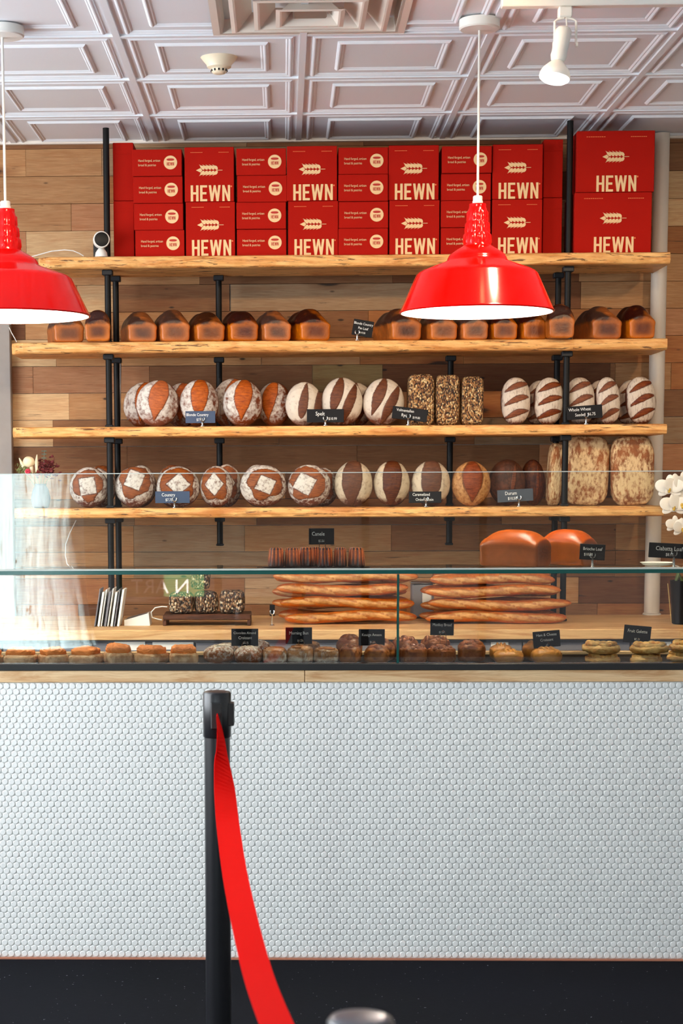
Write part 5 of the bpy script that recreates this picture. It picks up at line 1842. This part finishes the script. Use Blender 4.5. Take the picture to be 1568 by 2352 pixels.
st_pts = [Vector((0, 0, .16)), oloc(1572, 1290), oloc(1582, 1200), oloc(1576, 1120), oloc(1556, 1100)]
MB().tube(st_pts, .003, 8).build('stem', stem_m, orc)
for x, y, yaw, r in ((1537, 1122, -20, 1.0), (1551, 1118, 15, .95), (1547, 1163, -6, 1.0), (1564, 1158, 14, 1.0), (1570, 1112, 20, .9), (1550, 1207, 5, .72), (1566, 1215, 20, .8)):
    m = MB()
    for q, (ang, l, w) in enumerate(((90, 1.0, .62), (-30, .9, .55), (210, .9, .55), (20, 1.05, .95), (160, 1.05, .95))):
        st = len(m.v)
        m.ball((.026 * l, 0, 0), (.029 * l, .003, .027 * w), 16, 8)
        m.xf(Matrix.Rotation(R_(-ang), 4, 'Y') @ Matrix.Rotation(R_(8 if q < 3 else -6), 4, 'Z'), st)
    mt = Matrix.Translation(oloc(x, y, -.03)) @ Matrix.Rotation(R_(yaw), 4, 'Z') @ Matrix.Scale(r, 4)
    m.xf(mt)
    fo_ = m.build('flower', petal, orc)
    m = MB()
    m.ball((0, -.006, -.003), (.007, .007, .009), 12, 8)
    m.ball((0, -.010, -.012), (.005, .004, .006), 10, 6)
    m.xf(mt)
    m.build('lip', lip, fo_)
for q, (x, y) in enumerate(((1548, 1345), (1596, 1340))):
    MB().tube([Vector((0, 0, .16)), oloc((x + 1566) / 2, 1318), oloc(x, y)], [.008, .016, .003], 10).build('leaf', stem_m, orc)
tag(MB().tube([P(1533, 1340, OY - .07), P(1541, 1428, OY - .07)], .0016, 6).build('plant_stake', plain('bamboo stake', srgb(180, 150, 90), .7)), 'thin bamboo stake leaning before the dark orchid pot', 'stake')

# ================================================================== things on the worktop
rs = random.Random(15)
for k in range(8):
    x0 = 216 + k * 7.5
    Y = 6.86 + .004 * (k % 3)
    a, b = P(x0, 1440, Y), P(x0 + 6, 1352, Y)
    t = thing('paper_bag', 'flat paper bag standing in the leaning sheaf left of the card reader', 'paper bag', (a[0], Y, Z_BC), 0, 'flat paper bags standing on the worktop')
    hgt = px(84 + rs.uniform(-4, 5), Y)
    m = MB().box((0, 0, 0), (.0045 + .004 * (k % 2), .12, hgt), .001)
    m.xf(Matrix.Shear('XZ', 4, (0, 0)) if False else Matrix.Rotation(R_(9), 4, 'Y'))
    lo = min(v[2] for v in m.v)
    m.xf(Matrix.Translation((0, 0, -lo + .0006)))
    m.build('bag', M['paper'] if k % 3 else M['cabinet'], t)
a, b = P(288, 1427, 6.95), P(346, 1396, 6.95)
cr_ = thing('card_reader', 'white wedge-shaped card reader on the worktop', 'card reader', ((a[0] + b[0]) / 2, 6.95, Z_BC))
w, h = (b[0] - a[0]) / 2, .05
m = MB().add([(-w, -.05, .0006), (w, -.05, .0006), (w, .05, .0006), (-w, .05, .0006), (-w, -.05, h * .45), (w * .9, -.05, h), (w * .9, .05, h), (-w, .05, h * .45)], [(0, 3, 2, 1), (4, 5, 6, 7), (0, 1, 5, 4), (1, 2, 6, 5), (2, 3, 7, 6), (3, 0, 4, 7)])
m.build('housing', M['white_plastic'], cr_)
MB().add([(-w * .85, -.04, h * .45 + .006), (w * .75, -.04, h * .955), (w * .75, .04, h * .955), (-w * .85, .04, h * .45 + .006)], [(0, 1, 2, 3)]).build('screen', M['cabinet'], cr_)
m = MB().tube([P(x, y, 6.93) for x, y in ((372, 1424), (362, 1422), (349, 1418), (347, 1406), (356, 1396), (372, 1393), (384, 1394))], .0024, 8)
tag(m.build('grey_cable', M['white_plastic']), 'looped white cable between the card reader and the seeded loaves', 'cable')
m = MB().tube([P(x, y, 7.3) for x, y in ((175, 1195), (160, 1225), (151, 1250), (150, 1275), (154, 1295), (166, 1308))], .002, 8)
tag(m.build('hanging_cable', M['white_plastic']), 'white cable hanging under the left end of the lowest shelf', 'cable')
m = MB().tube([P(x, y, 7.4) for x, y in ((21, 752), (27, 765), (34, 777), (38, 785))], .0018, 8)
tag(m.build('thin_cable', M['white_plastic']), 'thin white cable beside the grey board under the left pendant', 'cable')
# wall scale between the baguette stacks
ws = P(968, 1350, 7.30)
sc2 = thing('label_printer', 'grey printer with a pale panel between the baguette stacks', 'printer', (ws[0], 7.22, Z_BC))
hz2 = P(968, 1322, 7.2)[2] - Z_BC
MB().box((-.045, 0, .0006), (.045, .11, hz2 * .80), .006).build('housing', M['cabinet'], sc2)
MB().box((-.052, -.006, hz2 * .80 + .0005), (.052, .10, hz2 * .80 + .012), .003).build('lid', M['chrome'], sc2)
MB().box((-.004, -.012, hz2 * .36), (.034, -.0005, hz2 * .66), .004).build('panel', M['white_plastic'], sc2)
# small sign beside the left baguettes
price_sign(625, 1402, 12, 26, 6.90, [], 'narrow dark card in a metal clip, left of the baguettes', 0, foot=1436, zb=Z_BC)
# white dish under the ciabatta sign
d = P(1512, 1306, 5.62)
tag(MB().lathe([(.02, .0006), (.045, .004), (.055, .012), (.053, .012), (.04, .005), (.001, .004)], 36).build('dish', M['white_plastic'], None, (d[0], 5.64, Z_SH1)), 'white dish behind the Ciabatta Loaf sign', 'dish')

# ================================================================== queue barrier posts and belt
D1 = 4.10
p1 = P(498.5, 1700, D1)
htop = P(503, 1588, D1)[2]


def barrier(name, x, y, label, rz, htop=htop):
    t = thing(name, label, 'barrier post', (x, y, 0), rz, 'queue barrier posts')
    MB().lathe([(.16, .0006), (.165, .006), (.16, .016), (.06, .030), (.0325, .036)], 48).build('base', M['black_post'], t)
    MB().lathe([(.0305, .0362), (.0305, htop - .1005)], 40).build('pole', M['black_post'], t)
    MB().lathe([(.0318, htop - .108), (.0333, htop - .106), (.0333, htop - .005), (.031, htop - .0008), (.0305, htop - .0006)], 40).build('head', M['black_post'], t)
    MB().lathe([(.0005, htop + .0012), (.024, htop + .001), (.0295, htop - .0003), (.0298, htop - .0006)][::-1], 40).build('top_cap', M['cap'] if y < 3 else M['black_post'], t)
    MB().box((.018, -.019, htop - .080), (.0405, .019, htop - .026), .002).build('belt_cassette', M['black_rail'], t)
    MB().box((-.013, -.0385, htop - .085), (.013, -.028, htop - .022), .002).build('belt_slot', M['black_rail'], t)
    return t


b1 = barrier('queue_barrier', p1[0], D1, 'black queue barrier post with a red belt before the white tiles', 0.0)
D2 = 1.70
p2_ = at_z(828, 2352, htop)
x2 = P(828, 2345, D2)[0]
htop2 = P(828, 2337, D2)[2]
barrier('queue_barrier', x2, D2, 'top, painted with grey sheen, of the nearer queue barrier post at the bottom edge', 0.0, htop2)
# belt: leaves the first post edge-on, twists flat and sags towards the second
img = [(498, 1642, 4.034, 90), (502, 1664, 4.034, 84), (506, 1690, 4.033, 76), (510, 1745, 4.02, 60), (515, 1800, 3.96, 49), (519, 1850, 3.87, 38), (524, 1900, 3.76, 28), (538, 2000, 3.50, 16), (558, 2100, 3.22, 5), (582, 2200, 2.95, 0), (603, 2270, 2.74, 0), (635, 2352, 2.50, 0)]
pts = [(Vector(P(x, y, d_)), tw) for x, y, d_, tw in img]
e = pts[-1][0]
endp = Vector((x2, D2 + .040, htop2 - .055))
for q in range(1, 9):
    u = q / 8
    c = e.lerp(endp, u)
    c.z = e.z + (endp.z - e.z) * u - .05 * math.sin(PI * u) * (1 - u)
    pts.append((c, 0))
fine = []
for i in range(len(pts) - 1):
    a, b = pts[max(i - 1, 0)], pts[i]
    c, d_ = pts[i + 1], pts[min(i + 2, len(pts) - 1)]
    for q in range(6):
        u = q / 6
        pos = .5 * ((2 * b[0]) + (c[0] - a[0]) * u + (2 * a[0] - 5 * b[0] + 4 * c[0] - d_[0]) * u * u + (3 * b[0] - a[0] - 3 * c[0] + d_[0]) * u ** 3)
        fine.append((pos, b[1] + (c[1] - b[1]) * u))
fine.append(pts[-1])
v, f = [], []
for i, (c, tw) in enumerate(fine):
    a = R_(tw)
    t_ = (fine[min(i + 1, len(fine) - 1)][0] - fine[max(i - 1, 0)][0]).normalized()
    wd = Vector((math.cos(a), math.sin(a), 0))
    wd = (wd - t_ * wd.dot(t_)).normalized()
    nr = t_.cross(wd) * .0007
    for q in (-1, 1):
        v.append(c + wd * (.0255 * q) + nr)
    for q in (1, -1):
        v.append(c + wd * (.0255 * q) - nr)
for i in range(len(fine) - 1):
    for k in range(4):
        a, b = 4 * i + k, 4 * i + (k + 1) % 4
        f.append((a, b, b + 4, a + 4))
f += [(3, 2, 1, 0), tuple(4 * (len(fine) - 1) + k for k in range(4))]
tag(MB().add(v, f, False).build('barrier_belt', M['belt']), 'red retractable belt hanging from the black queue barrier post', 'belt')
